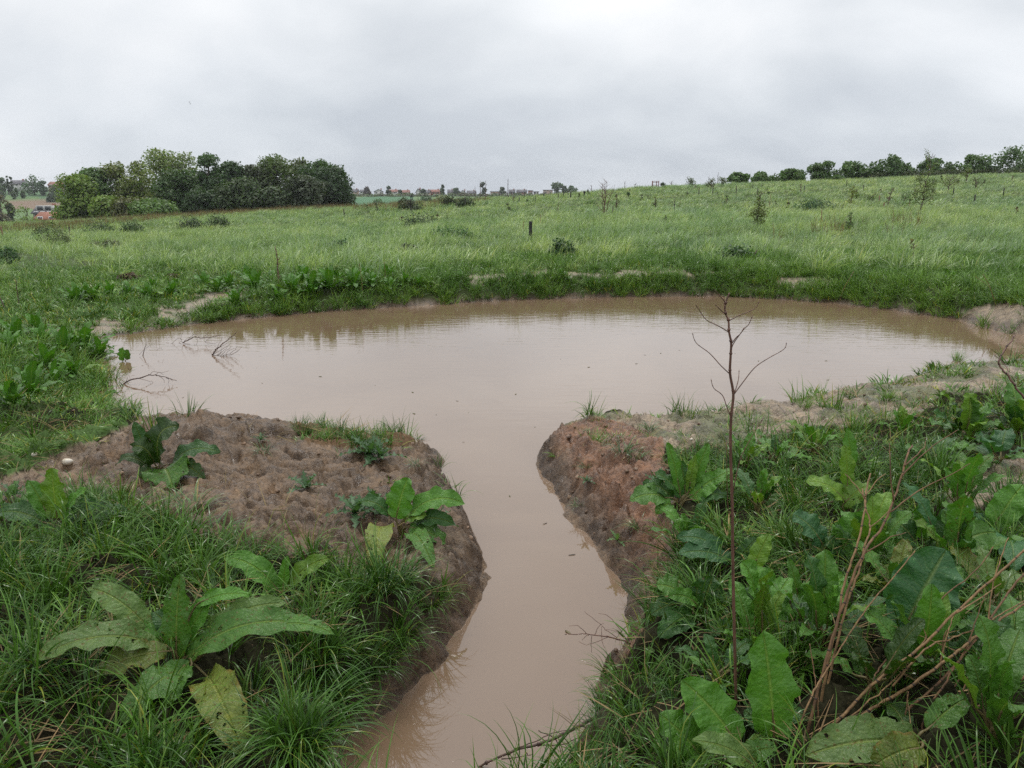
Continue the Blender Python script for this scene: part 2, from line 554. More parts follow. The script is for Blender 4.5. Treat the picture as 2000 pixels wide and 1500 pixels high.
def mat_water():
    m, nt, b, _ = new_mat('muddy_water')
    pos = position(nt)
    f = nnoise(nt, pos, 0.55, 4, 0.6, 1.2)
    col = nramp(nt, f, [(0.3, (0.168, 0.110, 0.070)), (0.7, (0.196, 0.132, 0.084))])
    nt.links.new(col, b.inputs['Base Color'])
    b.inputs['Roughness'].default_value = 0.03
    b.inputs['IOR'].default_value = 1.88
    mp = _n(nt, 'ShaderNodeMapping')
    mp.inputs['Scale'].default_value = (1.6, 6.0, 1)
    nt.links.new(pos, mp.inputs[0])
    r1 = nnoise(nt, mp.outputs[0], 1.5, 3, 0.55, 0.2)
    r2 = nnoise(nt, pos, 0.35, 2)                               # gusts: calmer and rougher water
    sxyz = _n(nt, 'ShaderNodeSeparateXYZ')
    nt.links.new(pos, sxyz.inputs[0])
    open_ = nmath(nt, 'DIVIDE', nmath(nt, 'SUBTRACT', sxyz.outputs[1], 5.0), 7.0, True)   # the ditch is sheltered, the pond is not
    wind = nmath(nt, 'MULTIPLY', nmath(nt, 'MULTIPLY', nmath(nt, 'SUBTRACT', r2, 0.30, True), 2.4), open_)
    h = nmath(nt, 'MULTIPLY', r1, nmath(nt, 'ADD', wind, 0.05))
    # rain drop rings
    def rings(scale, freq, rad, thr):
        vo = _n(nt, 'ShaderNodeTexVoronoi', feature='F1', voronoi_dimensions='2D')
        vo.inputs['Scale'].default_value = scale
        nt.links.new(pos, vo.inputs['Vector'])
        sc = _n(nt, 'ShaderNodeSeparateColor')
        nt.links.new(vo.outputs['Color'], sc.inputs[0])
        d = vo.outputs['Distance']
        live = nmath(nt, 'GREATER_THAN', sc.outputs[0], thr)
        size = nmath(nt, 'MULTIPLY', nmath(nt, 'ADD', sc.outputs[1], 0.4), rad)
        env = nmath(nt, 'SUBTRACT', 1.0, nmath(nt, 'DIVIDE', d, size), True)
        w = nmath(nt, 'SINE', nmath(nt, 'MULTIPLY', d, freq))
        return nmath(nt, 'MULTIPLY', nmath(nt, 'MULTIPLY', w, env), live)
    h = nmath(nt, 'ADD', h, nmath(nt, 'MULTIPLY', rings(2.6, 95.0, 0.33, 0.5), 0.018))
    bump(nt, b, h, 0.30, 0.022)
    return m


M = {}
M['ground'] = mat_ground()
M['water'] = mat_water()
M['leaf'] = mat_foliage('tree_leaves', 0.55, 0.28)
M['grass'] = mat_foliage('grass_blades', 0.27, 0.13, 0.24, blade=True,
                         patch=[(0.9, 0.8, (0.72, 0.80, 0.80), (1.25, 1.18, 0.95)), (5.0, 0.6, (0.75, 0.78, 0.85), (1.2, 1.15, 1.0))])
M['meadow'] = mat_foliage('meadow_blades', 0.42, 0.30, 0.55, blade=True,
                          patch=[(0.07, 0.9, (0.82, 0.92, 0.98), (1.15, 1.08, 0.95)), (0.33, 0.9, (0.55, 0.66, 0.62), (1.32, 1.22, 1.22)), (1.4, 0.8, (0.60, 0.70, 0.68), (1.32, 1.22, 1.20))])
M['dry'] = mat_foliage('dry_weeds', 0.7, 0.2, 0.2, blade=True)
M['dock'] = mat_dock('dock_leaf', False)
M['dock_holed'] = mat_dock('dock_leaf_holed', True)
M['bark'] = mat_plain('bark', (0.035, 0.028, 0.022), (0.10, 0.08, 0.06), 0.85, 14, 0.01, (4, 4, 1))
M['twig'] = mat_plain('twig_bark', (0.045, 0.028, 0.022), (0.13, 0.075, 0.055), 0.55, 60, 0.001)
M['red_twig'] = mat_plain('reddish_twig_bark', (0.070, 0.034, 0.024), (0.19, 0.095, 0.065), 0.5, 70, 0.001, (1, 1, .3))
M['straw'] = mat_plain('dry_stalk', (0.085, 0.046, 0.018), (0.27, 0.160, 0.066), 0.75, 70, 0.001, (1, 1, .3))
M['stalk_brown'] = mat_plain('brown_stalk', (0.070, 0.035, 0.015), (0.19, 0.100, 0.042), 0.75, 45, 0.001, (1, 1, .3))
M['node'] = mat_plain('stalk_node', (0.02, 0.012, 0.008), (0.05, 0.03, 0.02), 0.7, 60, 0.001)
M['post'] = mat_plain('weathered_post', (0.035, 0.028, 0.022), (0.09, 0.07, 0.055), 0.8, 20, 0.004, (3, 3, .6))
M['black_post'] = mat_plain('blackened_wood', (0.008, 0.007, 0.007), (0.022, 0.019, 0.017), 0.6, 20, 0.004, (3, 3, .6))
M['tan_post'] = mat_plain('tan_stake', (0.16, 0.09, 0.05), (0.28, 0.17, 0.10), 0.7, 20, 0.003, (3, 3, .6))
M['stone'] = mat_plain('pale_stone', (0.42, 0.34, 0.22), (0.78, 0.74, 0.66), 0.6, 30, 0.004)
M['white_wall'] = mat_plain('white_render', (0.42, 0.42, 0.41), (0.58, 0.57, 0.55), 0.8, 1.5, 0)
M['brick'] = mat_plain('red_brick', (0.20, 0.085, 0.06), (0.30, 0.13, 0.09), 0.85, 6, 0)
M['orange_brick'] = mat_plain('orange_brick', (0.22, 0.10, 0.06), (0.30, 0.14, 0.085), 0.85, 6, 0)
M['tan_wall'] = mat_plain('tan_brick', (0.28, 0.20, 0.15), (0.38, 0.28, 0.22), 0.85, 4, 0)
M['roof_grey'] = mat_plain('grey_roof_tiles', (0.06, 0.06, 0.07), (0.11, 0.105, 0.12), 0.7, 3, 0)
M['roof_red'] = mat_plain('red_roof_tiles', (0.17, 0.075, 0.06), (0.27, 0.12, 0.09), 0.8, 3, 0)
M['roof_orange'] = mat_plain('orange_roof_tiles', (0.19, 0.075, 0.045), (0.30, 0.125, 0.08), 0.8, 2, 0)
M['window'] = mat_plain('dark_window', (0.03, 0.035, 0.04), (0.06, 0.065, 0.07), 0.2, 2, 0)
M['white_trim'] = mat_plain('white_trim', (0.70, 0.70, 0.70), (0.80, 0.80, 0.80), 0.5, 2, 0)
M['steel'] = mat_plain('rusty_frame', (0.14, 0.06, 0.05), (0.24, 0.11, 0.09), 0.7, 10, 0)
M['black'] = mat_plain('dark_feathers', (0.015, 0.015, 0.017), (0.03, 0.03, 0.035), 0.7, 10, 0)

# ------------------------------------------------------------------ mesh helpers
def tag(o, label=None, cat=None, group=None, kind=None):
    for k, v in (('label', label), ('category', cat), ('group', group), ('kind', kind)):
        if v:
            o[k] = v
    return o


def mesh_np(name, verts, faces, mat=None, parent=None, col=None, uv=None, smooth_=True, mats=None, mat_idx=None, extra=None, link=True):
    """verts (n,3); faces: list of index arrays (m,k) with constant k each"""
    me = bpy.data.meshes.new(name)
    verts = np.asarray(verts, np.float32)
    faces = [np.asarray(f, np.int32) for f in faces if len(f)]
    me.vertices.add(len(verts))
    me.vertices.foreach_set('co', verts.ravel())
    nl = sum(f.size for f in faces)
    nf = sum(len(f) for f in faces)
    me.loops.add(nl)
    me.polygons.add(nf)
    me.loops.foreach_set('vertex_index', np.concatenate([f.ravel() for f in faces]))
    tot = np.concatenate([np.full(len(f), f.shape[1], np.int32) for f in faces])
    start = np.concatenate([[0], np.cumsum(tot)[:-1]]).astype(np.int32)
    me.polygons.foreach_set('loop_start', start)
    if smooth_:
        me.polygons.foreach_set('use_smooth', np.ones(nf, bool))
    for m in (mats or ([mat] if mat else [])):
        me.materials.append(m)
    if mat_idx is not None:
        me.polygons.foreach_set('material_index', np.asarray(mat_idx, np.int32))
    if col is not None:
        a = me.attributes.new('col', 'FLOAT_COLOR', 'POINT')
        c = np.ones((len(verts), 4), np.float32)
        c[:, :3] = col
        a.data.foreach_set('color', c.ravel())
    if uv is not None:
        l = me.uv_layers.new(name='UVMap')
        idx = np.concatenate([f.ravel() for f in faces])
        l.data.foreach_set('uv', np.asarray(uv, np.float32)[idx].ravel())
    for k, v in (extra or {}).items():
        a = me.attributes.new(k, 'FLOAT', 'POINT')
        a.data.foreach_set('value', np.asarray(v, np.float32))
    me.update()
    me.validate()
    o = bpy.data.objects.new(name, me)
    if link:
        COL.objects.link(o)
    if parent is not None:
        o.parent = parent
    return o


def thing(name, loc, label, cat, group=None, rz=0.0):
    o = bpy.data.objects.new(name, None)
    o.empty_display_size = 0.1
    COL.objects.link(o)
    o.location = loc
    o.rotation_euler = (0, 0, rz)
    return tag(o, label, cat, group)


def copy_thing(root, loc, rz=0.0, scale=1.0, label=None, group=None):
    c = root.copy()
    COL.objects.link(c)
    c.location = loc
    c.rotation_euler = (0, 0, rz)
    c.scale = (scale,) * 3
    if label:
        c['label'] = label
    if group:
        c['group'] = group
    for ch in root.children:
        d = ch.copy()
        COL.objects.link(d)
        d.parent = c
    return c


class Geo:
    """collects tubes, boxes and quads; build() makes one mesh object"""

    def __init__(self):
        self.v, self.f4, self.f3, self.c, self.m4, self.m3 = [], [], [], [], [], []
        self.n = 0

    def add(self, v, f4=(), f3=(), c=(1, 1, 1), mi=0):
        v = np.asarray(v, float).reshape(-1, 3)
        self.v.append(v)
        if len(f4):
            self.f4.append(np.asarray(f4) + self.n)
            self.m4.append(np.full(len(f4), mi))
        if len(f3):
            self.f3.append(np.asarray(f3) + self.n)
            self.m3.append(np.full(len(f3), mi))
        c = np.asarray(c, float)
        self.c.append(np.broadcast_to(c, (len(v), 3)).copy())
        self.n += len(v)
        return self

    def tube(self, pts, radii, sides=6, c=(1, 1, 1), mi=0):
        P = np.asarray(pts, float)
        rr = np.broadcast_to(np.asarray(radii, float), (len(P),))
        T = np.gradient(P, axis=0)
        T /= np.linalg.norm(T, axis=1)[:, None] + 1e-9
        ref = np.array([0.31, 0.17, 0.93]) if abs(T[0][2]) < 0.8 else np.array([0.93, 0.31, 0.1])
        A = np.cross(T, ref)
        A /= np.linalg.norm(A, axis=1)[:, None] + 1e-9
        B = np.cross(T, A)
        th = np.linspace(0, 2 * np.pi, sides, endpoint=False)
        V = P[:, None] + rr[:, None, None] * (np.cos(th)[None, :, None] * A[:, None] + np.sin(th)[None, :, None] * B[:, None])
        k = len(P)
        i, j = np.meshgrid(np.arange(k - 1), np.arange(sides), indexing='ij')
        a = i * sides + j
        b = i * sides + (j + 1) % sides
        F = np.stack([a, b, b + sides, a + sides], -1).reshape(-1, 4)
        V = np.concatenate([V.reshape(-1, 3), P[:1], P[-1:]])
        e0, e1 = k * sides, k * sides + 1
        js = np.arange(sides)
        F3 = np.concatenate([np.stack([np.full(sides, e0), (js + 1) % sides, js], -1),
                             np.stack([np.full(sides, e1), (k - 1) * sides + js, (k - 1) * sides + (js + 1) % sides], -1)])
        return self.add(V, F, F3, c, mi)

    def box(self, lo, hi, c=(1, 1, 1), mi=0):
        (x0, y0, z0), (x1, y1, z1) = lo, hi
        V = [(x0, y0, z0), (x1, y0, z0), (x1, y1, z0), (x0, y1, z0), (x0, y0, z1), (x1, y0, z1), (x1, y1, z1), (x0, y1, z1)]
        F = [(0, 3, 2, 1), (4, 5, 6, 7), (0, 1, 5, 4), (1, 2, 6, 5), (2, 3, 7, 6), (3, 0, 4, 7)]
        return self.add(V, F, (), c, mi)

    def build(self, name, mat=None, parent=None, smooth_=True, mats=None, link=True):
        faces, mi = [], []
        if self.f4:
            faces.append(np.concatenate(self.f4))
            mi.append(np.concatenate(self.m4))
        if self.f3:
            faces.append(np.concatenate(self.f3))
            mi.append(np.concatenate(self.m3))
        return mesh_np(name, np.concatenate(self.v), faces, mat, parent, np.concatenate(self.c), None, smooth_, mats, np.concatenate(mi), link=link)


def smooth_path(pts, n=6, jitter=0.0):
    P = np.asarray(pts, float)
    if len(P) < 3:
        t = np.linspace(0, 1, n + 1)[:, None]
        out = P[0] * (1 - t) + P[-1] * t
    else:
        out = []
        for i in range(len(P) - 1):
            p0, p1, p2, p3 = P[max(i - 1, 0)], P[i], P[i + 1], P[min(i + 2, len(P) - 1)]
            for t in np.linspace(0, 1, n, endpoint=False):
                out.append(_hermite(t, p0, p1, p2, p3))
        out.append(P[-1])
        out = np.array(out)
    if jitter:
        out[1:-1] += rng.normal(0, jitter, out[1:-1].shape)
    return out


# ------------------------------------------------------------------ ground sheet
MUD_POLYS = [
    [(-80, 950), (100, 905), (215, 850), (300, 790), (440, 770), (545, 800), (600, 858), (700, 882), (790, 872), (850, 840), (885, 940), (955, 1100), (938, 1190), (880, 1130), (760, 1120), (680, 1120), (590, 1090), (450, 1080), (330, 1022), (200, 955), (60, 1015), (-80, 1000)],
    [(1035, 840), (1180, 815), (1290, 850), (1310, 930), (1330, 1060), (1345, 1120), (1280, 1185), (1235, 1290), (1190, 1300), (1170, 1200), (1100, 1050), (1035, 930)]]
FLAT_POLYS = [[(1060, 835), (1200, 800), (1400, 782), (1600, 755), (1850, 695), (2100, 690), (2100, 770), (1850, 765), (1780, 815), (1600, 832), (1440, 872), (1290, 880), (1150, 862)],
              [(30, 628), (150, 632), (300, 610), (400, 575), (480, 562), (470, 585), (380, 612), (345, 634), (220, 655), (120, 660), (40, 650)],
              [(850, 536), (1050, 526), (1300, 524), (1470, 532), (1470, 541), (1250, 538), (1000, 545), (860, 552)],
              [(1520, 550), (1640, 548), (1670, 556), (1600, 566), (1530, 564)],
              [(1870, 612), (1960, 590), (2060, 570), (2060, 660), (1900, 640)],
              [(1850, 905), (2050, 880), (2050, 960), (1930, 970), (1850, 1005), (1840, 960)]]


def zones(px, py):
    mud = np.zeros(np.shape(px))
    flat = np.zeros(np.shape(px))
    for p in MUD_POLYS:
        mud = np.maximum(mud, in_poly(px, py, p))
    for p in FLAT_POLYS:
        flat = np.maximum(flat, in_poly(px, py, p))
    return mud, flat


LEFT_LAWN = [(-100, 480), (420, 540), (480, 600), (200, 665), (250, 830), (100, 900), (-100, 960)]


def in_lawn(px, py):
    return in_poly(px, py, LEFT_LAWN)


def build_ground():
    az = np.concatenate([np.linspace(-40, 40, 820), np.linspace(40, 320, 74)[1:-1]]) * math.pi / 180
    rad = np.concatenate([[0.35, 0.6, 0.85], np.geomspace(1.1, 12, 560), np.geomspace(12, 150, 270)[1:], np.geomspace(150, 4500, 90)[1:]])
    A, Q = np.meshgrid(az, rad)
    X, Y = Q * np.sin(A), Q * np.cos(A)
    Z = terrain(X, Y)
    nr, na = X.shape
    i, j = np.meshgrid(np.arange(nr - 1), np.arange(na), indexing='ij')
    j2 = (j + 1) % na
    F = np.stack([i * na + j, (i + 1) * na + j, (i + 1) * na + j2, i * na + j2], -1).reshape(-1, 4)[:, ::-1]
    V = np.stack([X, Y, Z], -1).reshape(-1, 3)
    c0 = len(V)
    V = np.concatenate([V, [[0, 0, ground(0.01, 0.01)]]])
    ja = np.arange(na)
    F3 = np.stack([np.full(na, c0), ja, (ja + 1) % na], -1)[:, ::-1]
    # real ground colours
    x, y, z = V[:, 0], V[:, 1], V[:, 2]
    px, py = project(x, np.maximum(y, 0.2), z)
    wx = px + 26 * (fbm(x * 3, y * 3, 3, 5) - 0.5) * 2
    wy = py + 18 * (fbm(x * 3, y * 3, 3, 6) - 0.5) * 2
    infront = y > 0.5
    mud, flat = zones(wx, wy)
    mud, flat = mud * infront, flat * infront
    d = shore_dist(x, y)
    n1 = fbm(x * 1.3, y * 1.3, 4, 71)[:, None]
    n2 = fbm(x * 5, y * 5, 4, 72)[:, None]
    soil = np.array([0.018, 0.013, 0.008]) * (0.7 + 0.6 * n2)
    turf = np.array([0.055, 0.090, 0.030]) * (0.75 + 0.5 * n1)
    col = soil * 0.8 + turf * 0.10
    lawn = (in_lawn(px, py) & infront)[:, None] * smooth(.30, .55, n1)
    col = col * (1 - lawn) + np.array([0.065, 0.112, 0.034]) * (0.6 + 0.8 * n2) * lawn
    fy = smooth(9, 16, y)[:, None]
    col = col * (1 - fy) + np.array([0.048, 0.064, 0.024]) * (0.6 + 0.8 * n2) * fy
    mudc = np.array([0.130, 0.083, 0.047]) * (0.55 + 0.9 * n1) * (0.7 + 0.6 * n2)
    red = (smooth(980, 1040, px) * smooth(20, 60, 1345 - px))[:, None]
    mudc = mudc * (1 - red) + np.array([0.172, 0.088, 0.048]) * (0.7 + 0.6 * n2) * red
    pale = np.array([0.225, 0.175, 0.120]) * (0.7 + 0.6 * n2)
    moss = smooth(.47, .60, fbm(x * 2.4, y * 2.4, 3, 95)[:, None]) * .75
    pk = smooth(0.50, 0.66, n1[:, 0])[:, None] * 0.5
    mudc = mudc * (1 - pk) + pale * 0.75 * pk
    crest = in_poly(px, py, [(520, 780), (600, 866), (700, 892), (790, 880), (862, 850), (862, 780)]) & infront & (d > 0)
    col = np.where((mud[:, None] > 0) | crest[:, None], mudc, col)
    fl = pale * (1 - moss) + np.array([0.070, 0.088, 0.026]) * (0.6 + .8 * n2) * moss
    col = np.where((flat[:, None] > 0) & (mud[:, None] == 0), fl, col)
    shore = (smooth(0.22, 0.02, d) * (y < 22) * infront)[:, None]
    col = col * (1 - shore) + np.array([0.085, 0.056, 0.035]) * (0.6 + 0.8 * n2) * shore
    bed = d < 0
    col[bed] = (0.16, 0.11, 0.07)
    # distant fields
    far = y > 190
    fcol = np.where((vnoise(x * .006, y * .012, 3)[:, None] > .5), np.array([0.085, 0.150, 0.075]), np.array([0.120, 0.190, 0.080]))
    plough = in_poly(px, py, [(20, 389), (125, 393), (125, 411), (10, 408)])
    fcol = np.where(plough[:, None], np.array([0.20, 0.15, 0.11]), fcol)
    crop = in_poly(px, py, [(680, 386), (805, 380), (815, 405), (680, 405)])
    fcol = np.where(crop[:, None], np.array([0.075, 0.165, 0.085]), fcol)
    col = np.where(far[:, None], fcol, col)
    mudf = np.clip(np.maximum(np.maximum(mud, flat), shore[:, 0]), 0, 1)
    o = mesh_np('ground', V, [F, F3], M['ground'], None, col, None, True, extra={'mud': mudf})
    tag(o, 'muddy and grassy land sloping round the pond and up to the skyline', 'ground', kind='structure')
    return o


build_ground()
wg = Geo()
nx, ny = 60, 60
xs, ys = np.linspace(-7.2, 16, nx), np.linspace(1.25, 17.4, ny)
XX, YY = np.meshgrid(xs, ys)
ii, jj = np.meshgrid(np.arange(ny - 1), np.arange(nx - 1), indexing='ij')
a_ = (ii * nx + jj).ravel()
wg.add(np.stack([XX, YY, XX * 0], -1).reshape(-1, 3), np.stack([a_, a_ + 1, a_ + nx + 1, a_ + nx], -1))
tag(wg.build('pond_water', M['water']), 'brown rain-pocked water of the pond and its inlet ditch', 'water', kind='structure')


# ------------------------------------------------------------------ grass
def tuft_mesh(name, n, lmin, lmax, width, spread, lean, droop, segs, base, mat, bias=(0, 0), tone=0.25, yellow=0.06, link=False, top=1.0):
    """n blades growing from a small foot; each blade is a tapered, folded-over strip"""
    V, F, C = [], [], []
    k = 0
    for _ in range(n):
        L = rng.uniform(lmin, lmax)
        a = rng.uniform(0, 2 * np.pi)
        r0 = spread * math.sqrt(rng.uniform())
        p = np.array([r0 * math.cos(a), r0 * math.sin(a), -0.015])
        a2 = a + rng.normal(0, 0.7)
        tilt = abs(rng.normal(lean, 0.18))
        dirv = np.array([math.cos(a2) * math.sin(tilt) + bias[0], math.sin(a2) * math.sin(tilt) + bias[1], math.cos(tilt)])
        dirv /= np.linalg.norm(dirv)
        side = np.cross(dirv, [0, 0, 1.0])
        side /= np.linalg.norm(side) + 1e-9
        w = width * rng.uniform(0.7, 1.25)
        st = L / segs
        dr = droop * rng.uniform(0.5, 1.4)
        roll = rng.normal(0, 0.5)
        sd = side * math.cos(roll) + np.cross(dirv, side) * math.sin(roll)
        c = np.array(base) * rng.uniform(1 - tone, 1 + tone)
        if rng.uniform() < yellow:
            c = c * np.array([2.6, 1.35, 1.2] if L < .2 or width < .01 else [1.45, 1.12, 1.0])
        pts = []
        for s in range(segs + 1):
            t = s / segs
            ww = w * (1 - t ** 1.7) * (0.75 + 0.5 * min(t * 3, 0.5))
            if s == segs:
                pts.append(p.copy())
            else:
                pts += [p - sd * ww / 2, p + sd * ww / 2]
            dirv = dirv + np.array([0, 0, -1]) * dr / segs * (0.4 + 1.6 * t)
            dirv /= np.linalg.norm(dirv)
            p = p + dirv * st
        nv = len(pts)
        V += pts
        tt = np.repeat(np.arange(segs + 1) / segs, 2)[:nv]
        C += [c * (0.85 + 0.3 * t * top) for t in tt]  # shade painted into the blade colour: darker at the root, brighter at the tip
        for s in range(segs - 1):
            F.append((k + 2 * s, k + 2 * s + 1, k + 2 * s + 3, k + 2 * s + 2))
        F.append((k + 2 * segs - 2, k + 2 * segs - 1, k + 2 * segs, k + 2 * segs))
        k += nv
    F = np.array(F)
    tri = F[:, 2] == F[:, 3]
    return mesh_np(name, np.array(V), [F[~tri], F[tri][:, :3]], mat, None, np.array(C), None, True, link=link)


DEEP = (0.052, 0.124, 0.018)
FRESH = (0.090, 0.185, 0.032)
MEAD = (0.240, 0.330, 0.158)
SETS = {}


def make_set(name, objs):
    c = bpy.data.collections.new(name)
    for o in objs:
        c.objects.link(o)
    SETS[name] = c


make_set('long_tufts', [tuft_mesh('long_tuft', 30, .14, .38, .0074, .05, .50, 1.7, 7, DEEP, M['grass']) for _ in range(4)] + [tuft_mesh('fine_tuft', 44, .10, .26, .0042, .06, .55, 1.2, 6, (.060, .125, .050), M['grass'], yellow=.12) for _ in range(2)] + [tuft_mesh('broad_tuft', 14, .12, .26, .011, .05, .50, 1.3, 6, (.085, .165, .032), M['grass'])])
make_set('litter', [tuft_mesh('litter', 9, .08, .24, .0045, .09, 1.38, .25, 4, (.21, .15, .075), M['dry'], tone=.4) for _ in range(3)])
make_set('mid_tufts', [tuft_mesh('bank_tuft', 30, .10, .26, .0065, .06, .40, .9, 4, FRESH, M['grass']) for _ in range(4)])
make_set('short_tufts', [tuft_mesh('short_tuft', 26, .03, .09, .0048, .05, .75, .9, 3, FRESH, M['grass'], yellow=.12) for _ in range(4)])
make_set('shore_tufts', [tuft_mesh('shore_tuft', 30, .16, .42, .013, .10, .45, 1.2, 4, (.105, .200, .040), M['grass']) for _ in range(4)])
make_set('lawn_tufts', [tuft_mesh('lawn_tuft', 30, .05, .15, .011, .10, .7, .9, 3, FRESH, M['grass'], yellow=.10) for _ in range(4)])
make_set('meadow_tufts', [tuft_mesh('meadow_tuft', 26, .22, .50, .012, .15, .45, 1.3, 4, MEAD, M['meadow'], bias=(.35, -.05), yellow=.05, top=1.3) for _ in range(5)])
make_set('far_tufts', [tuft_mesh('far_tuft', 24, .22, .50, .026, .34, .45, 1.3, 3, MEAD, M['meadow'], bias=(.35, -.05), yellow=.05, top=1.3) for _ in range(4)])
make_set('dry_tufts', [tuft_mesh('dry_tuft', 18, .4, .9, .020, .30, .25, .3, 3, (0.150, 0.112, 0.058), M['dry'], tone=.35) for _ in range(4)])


def scatter(name, label, pts, setname, scale, tilt=0.15, kind='stuff', cat='grass'):
    """instances of tufts standing at points of the ground"""
    n = len(pts)
    me = bpy.data.meshes.new(name)
    me.vertices.add(n)
    me.vertices.foreach_set('co', np.asarray(pts, np.float32).ravel())
    rot = np.stack([rng.normal(0, tilt, n), rng.normal(0, tilt, n), rng.uniform(0, 6.283, n)], -1)
    if setname in ('meadow_tufts', 'far_tufts'):
        rot[:, 2] = rng.normal(0, 0.55, n)
    a = me.attributes.new('rot', 'FLOAT_VECTOR', 'POINT')
    a.data.foreach_set('vector', rot.astype(np.float32).ravel())
    a = me.attributes.new('scl', 'FLOAT', 'POINT')
    a.data.foreach_set('value', np.broadcast_to(np.asarray(scale, np.float32), (n,)).copy())
    a = me.attributes.new('pick', 'INT', 'POINT')
    a.data.foreach_set('value', rng.integers(0, 1000, n).astype(np.int32))
    o = bpy.data.objects.new(name, me)
    COL.objects.link(o)
    ng = bpy.data.node_groups.new(name + '_nodes', 'GeometryNodeTree')
    ng.interface.new_socket('Geometry', in_out='INPUT', socket_type='NodeSocketGeometry')
    ng.interface.new_socket('Geometry', in_out='OUTPUT', socket_type='NodeSocketGeometry')
    gi, go = ng.nodes.new('NodeGroupInput'), ng.nodes.new('NodeGroupOutput')
    ci = ng.nodes.new('GeometryNodeCollectionInfo')
    ci.inputs['Collection'].default_value = SETS[setname]
    ci.inputs['Separate Children'].default_value = True
    ci.inputs['Reset Children'].default_value = True
    ip = ng.nodes.new('GeometryNodeInstanceOnPoints')

    def named(nm, dt):
        q = ng.nodes.new('GeometryNodeInputNamedAttribute')
        q.data_type = dt
        q.inputs['Name'].default_value = nm
        return q.outputs['Attribute']
    er = ng.nodes.new('FunctionNodeEulerToRotation')
    ng.links.new(named('rot', 'FLOAT_VECTOR'), er.inputs[0])
    ng.links.new(gi.outputs[0], ip.inputs['Points'])
    ng.links.new(ci.outputs[0], ip.inputs['Instance'])
    ip.inputs['Pick Instance'].default_value = True
    ng.links.new(named('pick', 'INT'), ip.inputs['Instance Index'])
    ng.links.new(er.outputs[0], ip.inputs['Rotation'])
    ng.links.new(named('scl', 'FLOAT'), ip.inputs['Scale'])
    ng.links.new(ip.outputs[0], go.inputs[0])
    md = o.modifiers.new('instances', 'NODES')
    md.node_group = ng
    return tag(o, label, cat, kind=kind)


def sample_wedge(n, y0, y1, half=0.80, power=1.0):
    """points of the ground spread evenly over a wedge in front of the camera (power<1 favours the near part)"""
    u = rng.uniform(0, 1, n)
    y = (y0 ** (2 * power) + u * (y1 ** (2 * power) - y0 ** (2 * power))) ** (1 / (2 * power))
    x = rng.uniform(-1, 1, n) * (half * (y + 0.6) + (1.7 if y1 < 25 else 0))
    return x, y


def grow(n, y0, y1, keep, power=1.0, half=0.80):
    x, y = sample_wedge(n, y0, y1, half, power)
    z = terrain(x, y)
    d = shore_dist(x, y)
    px, py = project(x, y, z)
    wx = px + 26 * (fbm(x * 3, y * 3, 3, 5) - 0.5) * 2
    wy = py + 18 * (fbm(x * 3, y * 3, 3, 6) - 0.5) * 2
    mud, flat = zones(wx, wy)
    p = keep(x, y, z, d, px, py, mud, flat)
    k = rng.uniform(0, 1, n) < p
    return np.stack([x, y, z], -1)[k], (px[k], py[k], d[k])


# close dense grass of the two banks
CLEAR = [(350, 1290, .30), (548, 1160, .16), (112, 1035, .20), (1518, 1460, .17), (1442, 1470, .2), (1770, 1230, .24), (1535, 1225, .22), (1740, 1470, .24), (1660, 1020, .15), (1325, 985, .18), (1805, 1090, .22)]


def cleared(x, y):
    """grass stands thin under the big dock plants"""
    k = np.ones_like(x)
    for px, py, r in CLEAR:
        p = place(px, py)
        k = np.minimum(k, .12 + .88 * smooth(r * .7, r * 1.25, np.hypot(x - p[0], y - p[1])))
    return k


def keep_long(x, y, z, d, px, py, mud, flat):
    clump = smooth(0.36, 0.54, fbm(x * 3.3, y * 3.3, 2, 91))
    k = (d > np.where((px < 1000) & (py > 1080), .10, .02)) * np.where(px < 1000, 0.30 + 0.70 * clump, .3 + .7 * clump) * np.where(mud > 0, 0.0, 1.0) * np.where(flat > 0, 0.0, 1.0)
    k = k * ~in_lawn(px, py) * cleared(x, y)
    k = np.where(in_poly(px, py, [(1130, 1310), (1260, 1290), (1330, 1330), (1330, 1600), (1080, 1600)]), (d > .05) * 1.0, k)
    k = np.where((px > 430) & (px < 900) & (py < 930), k * .45, k)
    k = k * np.where((px > 1280) & (py < 900), 0.25, 1.0)
    k = k * np.where(in_poly(px, py, [(1090, 1200), (1240, 1180), (1225, 1300), (1100, 1310)]), 0, 1)
    return k


P, (qx, qy, qd) = grow(9600, 1.5, 6.2, keep_long, 0.8)
scatter('long_grass', 'long wet dark green grass on the banks of the ditch', P, 'long_tufts', np.where(qx < 1000, rng.uniform(.6, 1.05, len(P)), rng.uniform(.45, .95, len(P))) * np.where((qx > 430) & (qx < 900) & (qy < 930), .7, 1.0) * np.where((qx > 1080) & (qx < 1320) & (qy > 1280) & (qd < .4), .75, 1.0), .25)


def keep_litter(x, y, z, d, px, py, mud, flat):
    return (d > .05) * np.where(mud > 0, .06, np.where(flat > 0, .15, .5))


P, _ = grow(3600, 1.6, 8.0, keep_litter, 0.8)
scatter('dead_grass', 'flattened dead straw lying among the living grass', P + [0, 0, .03], 'litter', rng.uniform(.6, 1.2, len(P)), .15)


def keep_short(x, y, z, d, px, py, mud, flat):
    patch = smooth(0.44, 0.56, fbm(x * 2.4, y * 2.4, 3, 95))
    k = (d > 0.04) * np.where(flat > 0, np.where((px > 1040) & (py > 685), .16, 0.7) * patch, np.where(mud > 0, 0.04 * patch, 0.25))
    k = np.where(in_lawn(px, py) & (flat == 0) & (mud == 0), 0.9, k)
    return k


